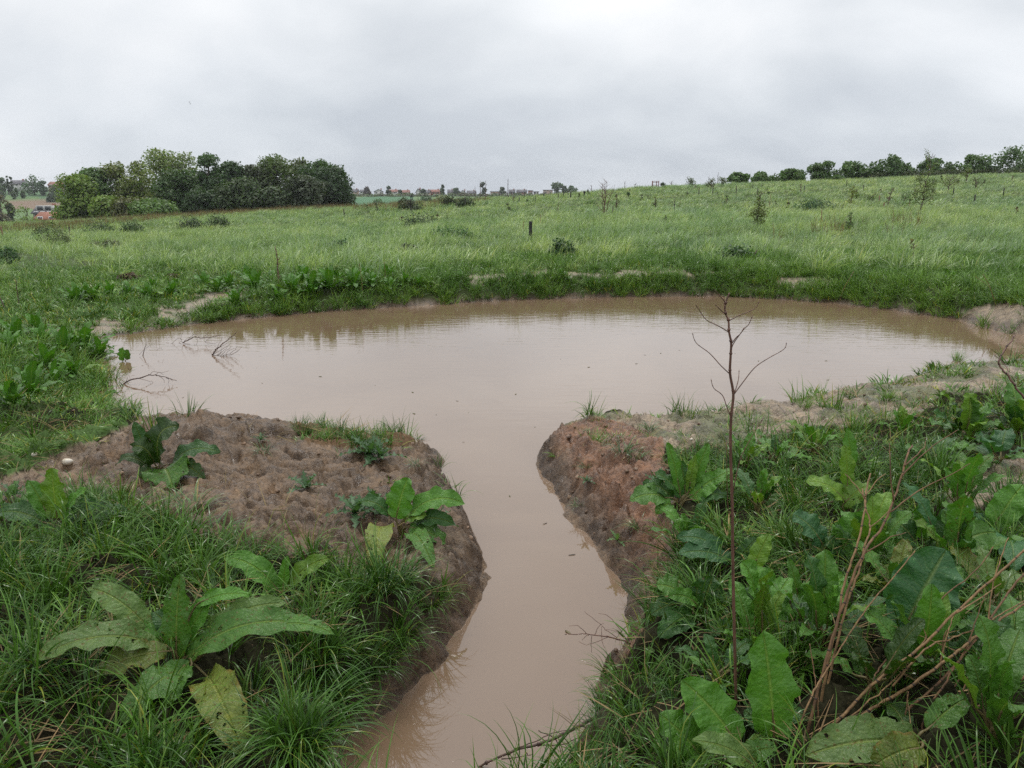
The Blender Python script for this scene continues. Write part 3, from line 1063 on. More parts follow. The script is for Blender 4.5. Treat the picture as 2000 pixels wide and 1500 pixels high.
P, _ = grow(12000, 2.5, 9.0, keep_short, 0.8)
scatter('short_grass', 'short bright grass and weeds in patches on pale mud by the ditch mouth', P, 'short_tufts', rng.uniform(.8, 1.8, len(P)), .2)
P, _ = grow(23000, 6.5, 21.0, keep_short, 0.85)
scatter('lawn_grass', 'short green turf round the pond and on the lawn beside it', P, 'lawn_tufts', rng.uniform(.7, 1.6, len(P)), .2)


def keep_mid(x, y, z, d, px, py, mud, flat):
    clump = 0.35 + 0.65 * smooth(0.38, 0.55, fbm(x * 1.4, y * 1.4, 2, 99))
    clump = np.maximum(clump, (y > 10.5) * smooth(2.0, 1.2, d))
    k = (d > 0.0) * clump * np.where((mud > 0) | (flat > 0), np.where((px > 600) & (px < 1700) & (d < 1.3), np.where(py < 552, .07, .6), .03), 1.0)
    k = np.where(in_lawn(px, py), k * smooth(0.7, 0.2, np.abs(d - .3)) * .5 + np.where(y > 9, .06, .4) * (flat == 0) * (mud == 0), k)
    k = np.where(in_poly(px, py, [(390, 545), (830, 538), (830, 572), (600, 590), (420, 606)]), k * .45, k)
    k = np.where(in_poly(px, py, [(-50, 640), (210, 660), (190, 770), (-50, 800)]), k * .5, k)
    k = np.where((py > 690) & (px > 1050), k * 0.04, k)
    k = np.where((py > 770) & (px < 1000), k * np.where(px > 430, .25, 0.05), k)
    return k


P, (qx, qy, qd) = grow(7500, 5.0, 10.0, keep_mid, 0.9)
scatter('shore_grass', 'green grass along the near sides of the pond', P, 'mid_tufts', rng.uniform(.8, 1.5, len(P)) * np.where((qx > 430) & (qx < 900) & (qy > 770), .55, 1.0), .2)
P, (qx, qy, qd) = grow(33000, 8.5, 21.5, keep_mid, 0.9)
scatter('bank_grass', 'fresh green grass overhanging the far edge of the pond', P, 'shore_tufts', rng.uniform(.55, 1.1, len(P)) * np.where(qd < 1.2, .9, 1.0), .2)


def tuss(P, f):
    """tussocks: taller in clumps, low between"""
    return .45 + .95 * smooth(.38, .66, fbm(P[:, 0] * f, P[:, 1] * f * 1.4, 3, 123))


def keep_meadow(x, y, z, d, px, py, mud, flat):
    return (d > 1.2) * np.where((mud > 0) | (flat > 0), 0, 1.0) * np.where(in_lawn(px, py), 0.12, 1.0) * smooth(15.5, 19, y)


P, _ = grow(26000, 16.0, 48.0, keep_meadow, 0.75, .76)
scatter('meadow_grass', 'windswept grey-green meadow grass behind the pond', P, 'meadow_tufts', tuss(P, 1.1) * rng.uniform(.8, 1.2, len(P)), .15)


def keep_far(x, y, z, d, px, py, mud, flat):
    return np.ones_like(x)


P, _ = grow(30000, 42.0, 118.0, keep_far, 0.8, .74)
scatter('hill_grass', 'pale meadow grass covering the slope up to the skyline', P, 'far_tufts', tuss(P, .8) * rng.uniform(.8, 1.2, len(P)), .15)


def keep_dry(x, y, z, d, px, py, mud, flat):
    edge = in_poly(px, py, [(-150, 455), (0, 446), (150, 438), (300, 425), (480, 412), (690, 402), (690, 408), (480, 420), (300, 434), (150, 452), (0, 462), (-150, 470)])
    reds = in_poly(px, py, [(690, 400), (760, 402), (960, 392), (960, 398), (780, 412), (690, 412)]) * .35
    redp = in_poly(px, py, [(1480, 480), (1620, 440), (1800, 440), (1760, 480), (1640, 500)]) * .05
    return np.maximum(np.maximum(edge * .42, reds), redp)


P, _ = grow(26000, 22.0, 125.0, keep_dry, 0.8, .74)
scatter('dry_weeds', 'reddish brown dead weeds along the edge of the meadow', P, 'dry_tufts', rng.uniform(.6, 1.2, len(P)), .12, cat='weeds')

# ------------------------------------------------------------------ trees, shrubs, hedge
def leaf_cloud(lobes, n, size, base, tone=0.35, squash=0.0, shell=0.55):
    """n small folded leaf clusters spread through ellipsoid lobes: (centre, radii, colour factor)"""
    w = np.array([l[1][0] * l[1][1] + l[1][1] * l[1][2] + l[1][0] * l[1][2] for l in lobes])
    cnt = rng.multinomial(n, w / w.sum())
    V, C = [], []
    for (c, r, cf), m in zip(lobes, cnt):
        if m == 0:
            continue
        u = rng.normal(size=(m, 3))
        u /= np.linalg.norm(u, axis=1)[:, None]
        rad = shell + (1.08 - shell) * rng.uniform(0, 1, m) ** 0.6
        rad *= 0.82 + 0.36 * vnoise(u[:, 0] * 2.2 + c[0] * 3, u[:, 1] * 2.2 + u[:, 2] * 1.7 + c[2], 8)
        p = np.array(c) + u * rad[:, None] * np.array(r)
        nrm = u * 0.7 + rng.normal(0, 0.6, (m, 3)) + np.array([0, 0, .25])
        nrm /= np.linalg.norm(nrm, axis=1)[:, None]
        t = np.cross(nrm, rng.normal(size=(m, 3)))
        t /= np.linalg.norm(t, axis=1)[:, None]
        b = np.cross(nrm, t)
        s = size * rng.uniform(0.55, 1.35, m)[:, None]
        q = np.stack([p - t * s, p - b * s * .62 + nrm * s * .12, p + t * s, p + b * s * .62 + nrm * s * .12], 1)
        V.append(q.reshape(-1, 3))
        cc = np.array(base) * 1.8 * cf * rng.uniform(1 - tone, 1 + tone, (m, 1)) * np.array([1, 1, 1]) * (1 + rng.normal(0, .06, (m, 3)))
        C.append(np.repeat(cc, 4, 0))
    V, C = np.concatenate(V), np.concatenate(C)
    return V, np.arange(len(V)).reshape(-1, 4), np.clip(C, 0.004, 1)


def leafy(V, F, C, g, root):
    """foliage with its thin stems in one mesh"""
    gv, g4, g3, n = np.concatenate(g.v), np.concatenate(g.f4), np.concatenate(g.f3), len(V)
    mi = np.concatenate([np.zeros(len(F), int), np.ones(len(g4) + len(g3), int)])
    return mesh_np('foliage', np.concatenate([V, gv]), [np.concatenate([F, g4 + n]), g3 + n], None, root, np.concatenate([C, np.concatenate(g.c)]), None, False, [M['leaf'], M['twig']], mi)


def crown_lobes(h, w, depth, low, nl, form, lob=(.15, .30), spread=.72):
    L = []
    for _ in range(nl):
        t = rng.uniform(0, 1) ** 1.25
        z = low + (h - low) * t
        if form == 'round':
            prof = math.sqrt(max(0.05, 1 - (2 * t - 0.9) ** 2 * 0.85))
        elif form == 'cone':
            prof = 1.05 - 0.85 * t
        elif form == 'tall':
            prof = (0.45 + 0.55 * math.sin(math.pi * min(1, t * .8 + .12)))
        else:
            prof = 0.8
        a = rng.uniform(0, 6.283)
        rr = math.sqrt(rng.uniform(0, 1)) * spread * prof
        s = w * rng.uniform(*lob) * (0.7 + 0.5 * prof)
        zz = min(z, h - s * .8)
        L.append(((rr * w / 2 * math.cos(a), rr * depth / 2 * math.sin(a), zz), (s, s * depth / w, s * rng.uniform(.7, 1.0)), rng.uniform(0.6, 1.35)))
    return L


def tree(name, loc, h, w, colr, label, group=None, low=0.18, nl=16, n=1500, size=None, form='round', trunk_r=None, cat='tree', sparse=1.0, limbs=5, shell=.55, depth=None, lob=(.15, .30), spread=.72):
    root = thing(name, loc, label, cat, group)
    size = size or max(0.045 * w, 0.03)
    lobes = crown_lobes(h, w, depth or w, h * low, nl, form, lob, spread)
    tr = trunk_r or 0.035 * h
    g = Geo()
    lean = rng.normal(0, .02 * h, 2)
    top = np.array([lean[0], lean[1], h * 0.82])
    path = smooth_path([(0, 0, -0.2), (lean[0] * .2, lean[1] * .2, h * .3), tuple(top)], 5, .01 * h)
    g.tube(path, np.linspace(tr, tr * .25, len(path)), 7)
    for c, r, _ in lobes[:limbs + nl // 2]:
        k = rng.uniform(.2, .65)
        s = path[int(k * (len(path) - 1))]
        e = np.array(c)
        m = (s + e) / 2 + np.array([0, 0, -.05 * h])
        lp = smooth_path([tuple(s), tuple(m), tuple(e)], 3)
        g.tube(lp, np.linspace(tr * .4, tr * .08, len(lp)), 5)
    g.build('trunk', M['bark'], root)
    V, F, C = leaf_cloud([(a, b, .62 + .38 * f) for a, b, f in lobes], int(n * sparse), size, colr, tone=.2, shell=shell)
    mesh_np('crown', V, [F], M['leaf'], root, C, None, False)
    return root


YG = (0.092, 0.138, 0.026)      # yellow-green young leaves
OL = (0.085, 0.105, 0.030)      # olive
GR = (0.050, 0.090, 0.024)      # green
DK = (0.024, 0.046, 0.016)      # dark ivy green
BR = (0.070, 0.062, 0.030)      # brownish buds

G1 = 'trees of the copse beyond the meadow'
COPSE = [  # px, top, base, width px, distance, colour, form, sparse, label
    (150, 343, 428, 56, 128, YG, 'round', 1.0, 'yellow-green tree at the end of the copse nearest the orange-roofed house'),
    (190, 328, 426, 58, 132, GR, 'round', 1.1, 'dark green broad tree second from the valley end of the copse'),
    (238, 321, 424, 64, 134, OL, 'round', 1.0, 'olive green tree rising behind the small front trees of the copse'),
    (212, 381, 428, 44, 122, YG, 'tall', .9, 'small yellow-green tree standing in front of the copse'),
    (283, 317, 420, 62, 133, (0.084, 0.110, 0.026), 'round', 1.0, 'golden olive tree beside the tallest pale tree of the copse'),
    (325, 291, 418, 76, 138, (0.110, 0.145, 0.050), 'round', .85, 'tallest tree of the copse with a thin pale crown showing sky'),
    (372, 299, 416, 70, 140, (0.100, 0.130, 0.046), 'round', .80, 'thin pale green crown between the tallest tree and the dark pointed one'),
    (352, 332, 418, 62, 126, (0.034, 0.064, 0.018), 'round', 1.2, 'dark green full tree below the tallest pale crown'),
    (415, 301, 415, 46, 132, (0.030, 0.060, 0.018), 'tall', 1.2, 'dark pointed tree in the middle of the copse'),
    (455, 318, 414, 52, 130, (0.026, 0.052, 0.016), 'round', 1.2, 'dark rounded tree just past the pointed one in the copse'),
    (497, 321, 413, 58, 132, (0.036, 0.048, 0.022), 'round', 1.0, 'brownish dark tree in the dip of the copse skyline'),
    (545, 306, 412, 66, 134, (0.050, 0.075, 0.022), 'round', 1.1, 'tall olive tree with broad crown towards the meadow end of the copse'),
    (592, 309, 410, 56, 138, (0.058, 0.075, 0.034), 'round', .75, 'thinly leaved tree between two dark crowns of the copse'),
    (628, 313, 408, 54, 134, (0.032, 0.062, 0.018), 'round', 1.2, 'dark green tree second from the meadow end of the copse'),
    (652, 326, 407, 66, 130, DK, 'round', 1.5, 'ivy-dark rounded tree at the meadow end of the copse, leafy to the ground'),
    (262, 388, 424, 52, 121, (0.066, 0.075, 0.024), 'round', 1.0, 'low brownish bush in front of the copse'),
    (298, 391, 422, 64, 119, (0.060, 0.105, 0.026), 'round', 1.0, 'low bright green bush in front of the copse'),
    (405, 372, 417, 60, 124, (0.026, 0.050, 0.016), 'round', 1.2, 'low dark tree at the foot of the pointed one in the copse'),
    (470, 350, 415, 64, 124, (.034, .056, .018), 'round', 1.2, 'low dark tree below the dip of the copse skyline'),
    (535, 368, 413, 62, 124, (0.030, 0.048, 0.018), 'round', 1.2, 'low dark tree under the tall olive crown of the copse'),
    (595, 345, 410, 60, 124, (0.030, 0.042, 0.020), 'round', 1.2, 'low brown-green tree under the thinly leaved crown of the copse'),
]
for px, top, base, wpx, Y, c, form, sp, lab in COPSE:
    p = on_ground_at(px, Y)
    dd = depth_of(p)
    h = at_y(px, top, Y)[2] - p[2]
    tree('copse_tree' if h > 5 else 'copse_bush', p, h, wpx / FPX * dd * 1.3, c, lab, G1, low=.03, nl=40, n=7000, size=.235, form=form, sparse=sp, shell=.35, lob=(.15, .27), spread=.80)

G2 = 'trees along the hedge on the skyline'
HEDGE_TREES = [
    (1441, 337, 36, GR, 'small round tree at the lower end of the skyline row'),
    (1486, 336, 48, GR, 'wide low tree next to the small round one on the skyline'),
    (1515, 347, 24, GR, 'smallest bushy tree in the skyline row'),
    (1546, 330, 52, GR, 'bushy tree with a flat dome, below the tall round tree on the skyline'),
    (1600, 312, 48, GR, 'tall round tree standing alone in the middle of the skyline row'),
    (1632, 343, 34, GR, 'low bush filling the gap beside the tall round skyline tree'),
    (1661, 315, 54, GR, 'spreading tree between the tall round tree and the widest one'),
    (1697, 330, 42, GR, 'low tree tucked against the widest crown of the skyline row'),
    (1736, 302, 62, (0.042, 0.076, 0.024), 'widest and tallest crown of the skyline row, behind the big sapling'),
    (1766, 321, 40, GR, 'smaller tree on the shoulder of the widest skyline crown'),
    (1818, 309, 60, (0.042, 0.076, 0.024), 'tree rising directly behind the leafy leaning sapling'),
    (1857, 327, 24, DK, 'small dark conifer peeping over the hedge'),
    (1896, 302, 62, GR, 'windblown tree with its top bent over, above the hedge'),
    (1936, 325, 30, DK, 'small dark tree squeezed beside the largest hedge tree'),
    (1990, 286, 96, (0.040, 0.072, 0.024), 'largest tree at the upper end of the hedge')]
for px, top, wpx, c, lab in HEDGE_TREES:
    Y = 121 + rng.uniform(-3, 3)
    p = on_ground_at(px, Y)
    dd = depth_of(p)
    h = at_y(px, top, Y)[2] - p[2]
    tree('hedge_tree', p, h, wpx / FPX * dd * 1.0, c, lab, G2, low=.04, nl=30, n=2800, size=.19, form='round', shell=.25, lob=(.08, .2), spread=.95)

for px in (1530, 1632, 1690, 1845):
    p = on_ground_at(px + rng.uniform(-4, 4), 122)
    tree('hedge_bush', p, rng.uniform(1.1, 2.1), rng.uniform(2.2, 3.6), (0.048, 0.080, 0.026), 'low scrub bush joining the skyline trees at their feet', 'scrub bushes under the skyline trees', low=.03, nl=12, n=500, size=.17, shell=.2, lob=(.1, .22), spread=.95)

# clipped dark hedge on the crest
hv, hf, hc = [], [], []
lob = []
for px in np.arange(1705, 2150, 9):
    p = on_ground_at(px, 117)
    lob.append(((p[0], p[1], p[2] + .45), (.55, .5, .62 * rng.uniform(.8, 1.15)), rng.uniform(.7, 1.3)))
V, F, C = leaf_cloud(lob, 5200, .13, (0.040, 0.052, 0.022), shell=.3)
V[:, 2] = np.maximum(V[:, 2], terrain(V[:, 0], V[:, 1]) - .1)
h0 = on_ground_at(1900, 117)
root = thing('hedge', h0, 'long low clipped dark hedge along the top of the meadow', 'hedge')
g = Geo()
for px in np.arange(1705, 2150, 14):
    p = on_ground_at(px, 117) - h0
    g.tube([p + (0, 0, -.1), p + (rng.normal(0, .1), 0, .4), p + (rng.normal(0, .2), 0, .8)], [.04, .03, .015], 4)
leafy(V - h0, F, C, g, root)

# brambles and dark shrub mounds on the meadow
G3 = 'dark bramble mounds in the meadow'
MOUNDS = [(818, 449, 52, 19, DK, 'dark rounded bramble mound in mid meadow, nearest the black post'),
          (98, 468, 62, 15, (.036, .060, .020), 'dark low bramble mound beside the post at the valley side'),
          (196, 461, 68, 16, (.034, .066, .018), 'longest dark bramble mound below the copse'),
          (262, 459, 40, 13, (.034, .066, .018), 'short bramble mound touching the longest one'),
          (112, 482, 74, 13, (.050, .070, .024), 'flat faded bramble mound just below the one by the post'),
          (371, 450, 50, 12, (.034, .060, .018), 'bramble mound paired with another below the middle of the copse'),
          (429, 447, 54, 14, (.034, .060, .018), 'second of the paired bramble mounds, with a pale foot'),
          (206, 485, 72, 8, (.075, .090, .040), 'flattened pale weedy patch below the longest bramble mound'),
          (800, 412, 46, 14, (.040, .056, .022), 'bramble mound at the foot of the bare black-stemmed tree'),
          (788, 403, 20, 9, (.030, .042, .018), 'small bramble tuft behind the bare black-stemmed tree'),
          (876, 403, 26, 10, (.036, .052, .018), 'small dark bramble mound on the far rim of the meadow'),
          (908, 405, 34, 11, (.036, .060, .022), 'bramble mound beside two thin stakes on the far rim'),
          (880, 469, 92, 17, (.045, .100, .034), 'long dark green patch of tall nettles in mid meadow'),
          (1100, 508, 42, 24, (.036, .082, .024), 'spiky dark weed clump in the meadow beyond the berm'),
          (1440, 515, 96, 20, (.040, .085, .026), 'dark grassy hump behind the pond'),
          (12, 515, 44, 18, (.036, .082, .026), 'dark nettle clump at the edge of the lawn'),
          (1590, 412, 90, 14, (.050, .105, .045), 'dark green nettle bank around the reddish stake'),
          (255, 548, 60, 14, (.085, .062, .040), 'dead brown weed heap on the lawn behind the docks'),
          (615, 527, 44, 9, (.070, .065, .040), 'small grey-brown weed heap behind the far bank'),
          (665, 492, 34, 16, (.045, .100, .036), 'small dark green grass clump in the meadow'),
          (800, 500, 28, 14, (.060, .080, .040), 'brownish tuft of weeds in front of the nettle patch'),
          (330, 546, 44, 9, (.085, .060, .040), 'thin reddish-brown weed heap next to the larger one')]
for px, py, wpx, hpx, c, lab in MOUNDS:
    p = place(px, py)
    k = depth_of(p) / FPX
    w, h = wpx * k, hpx * k * 1.15 + (.48 if p[1] > 33 else .2) * (py < 520)
    root = thing('bramble_mound', p, lab, 'shrub', G3)
    lob = []
    for _ in range(max(5, int(9 * w / (h + .3)))):
        u = rng.uniform(-1, 1)
        s = h * (1 - .55 * u * u) * rng.uniform(.45, .75)
        lob.append(((u * w * .44, rng.uniform(-.3, .3) * min(w, 1.6) * .5, s * .45), (s * 1.0, s * .9, s), rng.uniform(.6, 1.35)))
    V, F, C = leaf_cloud(lob, 1700, max(.04, 1.6 * k), np.array(c) * .7, shell=.3)
    V[:, 2] = np.maximum(V[:, 2], -.06)
    g = Geo()
    for _ in range(7):
        a = rng.uniform(-.4, .4) * w
        g.tube([(a * .6, 0, -.1), (a * .8, 0, h * .3), (a + rng.normal(0, .05), rng.normal(0, .05), h * .7)], [.012, .009, .004], 4)
    leafy(V, F, C, g, root)

# ------------------------------------------------------------------ village on the far hill
def house(loc, w, d, hw, hr, wall, roof, label, rz=0.0, flat=False, gable=False, chimney=True, dormers=0, nwin=3):
    """hw wall height, hr roof rise; ridge along x unless gable faces the pond"""
    root = thing('house', loc, label, 'house', 'houses of the village')
    root.rotation_euler[2] = rz
    g = Geo().box((-w / 2, -d / 2, -2.5), (w / 2, d / 2, hw))
    if not flat:
        if gable:
            g.add([(-w / 2, -d / 2, hw), (w / 2, -d / 2, hw), (0, -d / 2, hw + hr), (-w / 2, d / 2, hw), (w / 2, d / 2, hw), (0, d / 2, hw + hr)], (), [(0, 1, 2), (4, 3, 5)])
        else:
            g.add([(-w / 2, -d / 2, hw), (-w / 2, d / 2, hw), (-w / 2, 0, hw + hr), (w / 2, -d / 2, hw), (w / 2, d / 2, hw), (w / 2, 0, hw + hr)], (), [(1, 0, 2), (3, 4, 5)])
    g.build('wall', wall, root, False)
    r = Geo()
    o, t = .45, .22
    if flat:
        r.box((-w / 2 - o, -d / 2 - o, hw), (w / 2 + o, d / 2 + o, hw + max(hr, .3)))
    else:
        if gable:
            A = [(-w / 2 - o, -o * hr / (w / 2)), (0, hr), (w / 2 + o, -o * hr / (w / 2))]
            pr = [(a, hw + z) for a, z in A] + [(a, hw + z + t) for a, z in A[::-1]]
            lo, hi = -d / 2 - o, d / 2 + o
            V = [(a, lo, z) for a, z in pr] + [(a, hi, z) for a, z in pr]
        else:
            A = [(-d / 2 - o, -o * hr / (d / 2)), (0, hr), (d / 2 + o, -o * hr / (d / 2))]
            pr = [(a, hw + z) for a, z in A] + [(a, hw + z + t) for a, z in A[::-1]]
            lo, hi = -w / 2 - o, w / 2 + o
            V = [(lo, a, z) for a, z in pr] + [(hi, a, z) for a, z in pr]
        F = [(i, (i + 1) % 6, (i + 1) % 6 + 6, i + 6) for i in range(6)] + [(0, 1, 4, 5), (1, 2, 3, 4), (6, 11, 10, 7), (7, 10, 9, 8)]
        r.add(V, F)
    ro = r.build('roof', roof, root, False)
    if chimney and not flat:
        Geo().box((w * .22, -.4, hw + hr * .55), (w * .22 + .8, .4, hw + hr + .9)).build('chimney', M['brick'], ro, False)
    rows = 2 if hw > 4.5 else 1
    for rr in range(rows):
        for k in range(nwin):
            x = (k + .5) / nwin * w - w / 2
            z0 = .9 + rr * 2.8
            f = Geo().box((x - .62, -d / 2 - .06, z0), (x + .62, -d / 2 + .02, z0 + 1.4)).build('window', M['white_trim'], root, False)
            Geo().box((x - .5, -d / 2 - .09, z0 + .12), (x + .5, -d / 2 - .061, z0 + 1.28)).build('pane', M['window'], f, False)
    for k in range(dormers):
        x = (k + .5) / dormers * w * .8 - w * .4
        y0 = -d / 4
        zr = hw + hr * .5
        dm = Geo().box((x - 1.1, y0 - 1.0, zr - .4), (x + 1.1, y0 + 1.4, zr + 1.2)).build('dormer', M['white_wall'], root, False)
        Geo().box((x - .8, y0 - 1.05, zr - .05), (x + .8, y0 - 1.001, zr + 1.0)).build('pane', M['window'], dm, False)
    return root


VILLAGE = [  # px, base py, width px, total height px, wall, roof, style, label
    (694, 379, 12, 9, 'tan_wall', 'roof_grey', 'ridge', 'small grey-roofed house nearest the copse on the far ridge'),
    (711, 379, 12, 8, 'white_wall', 'roof_grey', 'ridge', 'low pale house half hidden by a purple-leaved tree'),
    (740, 380, 17, 10, 'white_wall', 'roof_grey', 'gable', 'wide white gabled house above the green crop field'),
    (769, 380, 17, 9, 'white_wall', 'roof_red', 'ridge', 'white house with reddish roof beside a dark round tree'),
    (792, 381, 16, 9, 'tan_wall', 'roof_red', 'ridge', 'brown-roofed house just before the bare tree on the ridge'),
    (818, 383, 9, 14, 'white_wall', 'roof_grey', 'gable', 'tall narrow white gabled house on the ridge'),
    (834, 382, 13, 10, 'tan_wall', 'roof_grey', 'ridge', 'dark-roofed house next to the tall white gable'),
    (851, 381, 20, 10, 'brick', 'roof_red', 'ridge', 'long red-brown house before the pointed conifer'),
    (880, 384, 10, 13, 'white_wall', 'roof_grey', 'ridge', 'house with a white end wall past the pointed conifer'),
    (904, 384, 13, 12, 'white_wall', 'roof_grey', 'gable', 'small white gabled house by the dark columnar tree'),
    (921, 383, 16, 10, 'tan_wall', 'roof_grey', 'ridge', 'grey house with a row of roof windows on the ridge'),
    (967, 383, 18, 9, 'tan_wall', 'roof_grey', 'flat', 'long flat grey building behind the bare saplings'),
    (1000, 382, 11, 11, 'brick', 'roof_grey', 'ridge', 'dark brick house with steep roof beside the leaning bare sapling'),
    (1019, 381, 18, 10, 'brick', 'roof_grey', 'ridge', 'broad grey-roofed house between the brick house and the flat block'),
    (1036, 381, 8, 9, 'brick', 'roof_grey', 'flat', 'small dark flat-roofed block on the ridge'),
    (1047, 381, 10, 7, 'white_wall', 'roof_grey', 'flat', 'low pale building at the foot of the dark block'),
    (1070, 380, 18, 9, 'tan_wall', 'roof_grey', 'flat', 'flat-roofed grey building beside the pair of round trees'),
]
YV = 640.0
for px, by, wpx, hpx, wall, roof, style, lab in VILLAGE:
    p = on_ground_at(px, YV + rng.uniform(-12, 12))
    k = depth_of(p) / FPX
    zb = at_y(px, by, p[1])[2]
    p[2] = max(zb, p[2] - 2) if abs(zb - p[2]) < 6 else p[2]
    w, H = wpx * k, hpx * k
    hw = H * (.9 if style == 'flat' else .55)
    house(p, w, min(w, 9), hw, H - hw, M[wall], M[roof], lab, rng.normal(0, .12), style == 'flat', style == 'gable', nwin=max(2, int(w / 2.6)))

FAR_TREES = [(718, 365, 379, 18, (.045, .036, .034), 'round', 'purple-leaved round tree in front of a pale house on the ridge'),
             (760, 364, 379, 11, DK, 'round', 'dark round-headed tree beside the white reddish-roofed house'),
             (782, 369, 380, 6, DK, 'cone', 'narrow dark conifer before the brown-roofed house'),
             (827, 369, 382, 11, DK, 'round', 'low dark tree hiding the foot of the tall white gable'),
             (864, 360, 382, 10, DK, 'cone', 'tall pointed conifer above the village roofs'),
             (892, 367, 389, 12, (.032, .056, .026), 'tall', 'dark columnar tree in front of the village'),
             (943, 356, 385, 12, (.034, .050, .030), 'tall', 'tall poplar-like tree between two bare saplings'),
             (982, 366, 386, 11, (.040, .056, .030), 'round', 'small round tree in front of the long flat building'),
             (1088, 357, 383, 24, (.050, .078, .040), 'round', 'large round tree beside the flat-roofed grey building'),
             (1103, 363, 383, 14, (.046, .072, .036), 'round', 'middle tree joining the two round ones on the ridge'),
             (1116, 363, 383, 18, (.050, .078, .040), 'round', 'last round tree of the village before the meadow crest'),
             (676, 373, 382, 10, (.05, .07, .04), 'round', 'tree crown just peeping past the copse')]
G4 = 'trees standing among the village houses'
for px, top, base, wpx, c, form, lab in FAR_TREES:
    p = on_ground_at(px, YV - 25)
    k = depth_of(p) / FPX
    p[2] = max(p[2] - 4, min(p[2], at_y(px, base, p[1])[2]))
    tree('village_tree', p, at_y(px, top, p[1])[2] - p[2], wpx * k, c, lab, G4, low=.1, nl=12, n=420, size=1.0, form=form, shell=.3)

for i, px in enumerate(range(690, 1130, 9)):
    p = on_ground_at(px + rng.uniform(-3, 3), YV - 40 + rng.uniform(-15, 15))
    w = rng.uniform(5, 11)
    tree('village_bush', p, rng.uniform(1.3, 2.6), w, (.045 + rng.uniform(0, .02), .065 + rng.uniform(-.01, .02), .035), 'low garden bush in the grey-green belt at the foot of the village', 'garden bushes below the village', low=.05, nl=7, n=170, size=.8, shell=.2, limbs=1)
MID_TREES = [(745, 390, 404, 34, 300, (.045, .085, .032), 'bushy green trees at the foot of the crop field'),
             (803, 391, 404, 22, 300, (.050, .075, .040), 'grey-green bush behind the bare black-stemmed tree'),
             (833, 384, 402, 34, 320, (.050, .085, .045), 'blue-green bush below the tall white gable'),
             (866, 383, 402, 44, 300, (.085, .105, .032), 'yellow-green spreading bush below the ridge houses'),
             (925, 386, 400, 60, 330, (.050, .070, .040), 'dark hedge-like bush beyond the far rim stakes'),
             (985, 388, 400, 70, 330, (.052, .066, .042), 'grey-green belt of bushes under the village')]
for px, top, base, wpx, Y, c, lab in MID_TREES:
    p = on_ground_at(px, Y)
    k = depth_of(p) / FPX
    tree('valley_bush', p, at_y(px, top, Y)[2] - p[2], wpx * k, c, lab, 'bushes in the valley before the village', low=.05, nl=16, n=700, size=.5, form='round', shell=.3, depth=6)

# left valley and hillside
LEFT = [(8, 347, 22, 480, (.055, .085, .045), 'round', 'grey-green tree clump on the hillside beside two dark spires'),
        (18, 343, 6, 480, DK, 'cone', 'taller of two dark spire conifers on the hillside'),
        (25, 346, 6, 482, DK, 'cone', 'shorter of two dark spire conifers on the hillside'),
        (67, 341, 36, 478, (.050, .082, .044), 'round', 'big round tree beside the white hillside house'),
        (86, 354, 18, 474, (.045, .072, .042), 'round', 'smaller dark tree leaning against the big round hillside tree'),
        (128, 352, 12, 490, (.060, .080, .050), 'round', 'pale tree behind the brick hillside house'),
        (112, 364, 32, 440, (.062, .092, .048), 'round', 'grey-green tree below the brick hillside house'),
        (98, 372, 14, 436, (.046, .070, .042), 'tall', 'dark slim tree below the big round hillside tree'),
        (28, 374, 8, 450, (.06, .09, .045), 'round', 'tiny orchard tree low on the hillside'),
        (46, 372, 7, 455, (.06, .09, .045), 'round', 'tiny orchard tree below the white hillside house'),
        (33, 368, 5, 462, (.05, .08, .04), 'round', 'tiny orchard tree close under the white hillside house'),
        (5, 372, 10, 445, (.06, .09, .05), 'round', 'pale bush at the edge of the hillside orchard')]
for px, top, wpx, Y, c, form, lab in LEFT:
    p = on_ground_at(px, Y)
    k = depth_of(p) / FPX
    h = max(at_y(px, top, Y)[2] - p[2], 1.5)
    tree('hillside_tree', p, h, wpx * k, c, lab, 'trees on the valley hillside', low=.1, nl=14, n=600, size=.7, form=form, shell=.3)
VALLEY = [(57, 391, 58, 190, YG, .55, 'bright yellow-green tree in front of the valley roofs'),
          (8, 380, 34, 185, (.095, .085, .055), .45, 'thin brownish tree with a bare crown at the meadow edge'),
          (27, 398, 24, 200, (.050, .062, .036), 1.0, 'dark bush between the brownish tree and the yellow-green one'),
          (135, 402, 30, 180, (.075, .080, .036), .6, 'thin olive bush in front of the orange roof')]
for px, top, wpx, Y, c, sp, lab in VALLEY:
    p = on_ground_at(px, Y)
    k = depth_of(p) / FPX
    tree('valley_tree', p, at_y(px, top, Y)[2] - p[2], wpx * k, c, lab, 'trees in the valley by the roofs', low=.1, nl=20, n=2600, size=.26, form='round', sparse=sp, shell=.25)
for px, by, wpx, hpx, Y, wall, roof, style, dorm, lab in [
        (41, 366, 27, 13, 500, 'white_wall', 'roof_grey', 'ridge', 0, 'white house with a dark roof on the valley hillside'),
        (116, 368, 26, 12, 490, 'brick', 'roof_red', 'ridge', 0, 'red brick house on the valley hillside beside the copse'),
        (102, 428, 36, 24, 235, 'tan_wall', 'roof_grey', 'ridge', 2, 'dark slate roof with two white dormers in the valley'),
        (119, 440, 60, 24, 205, 'orange_brick', 'roof_orange', 'ridge', 0, 'long orange tiled roof showing above the meadow edge')]:
    p = on_ground_at(px, Y)
    k = depth_of(p) / FPX
    zb = at_y(px, by, Y)[2]
    p[2] = zb
    w, H = wpx * k, hpx * k
    hw = H * .5
    o = house(p, w, 8, hw, H - hw, M[wall], M[roof], lab, .1, dormers=dorm, nwin=3)

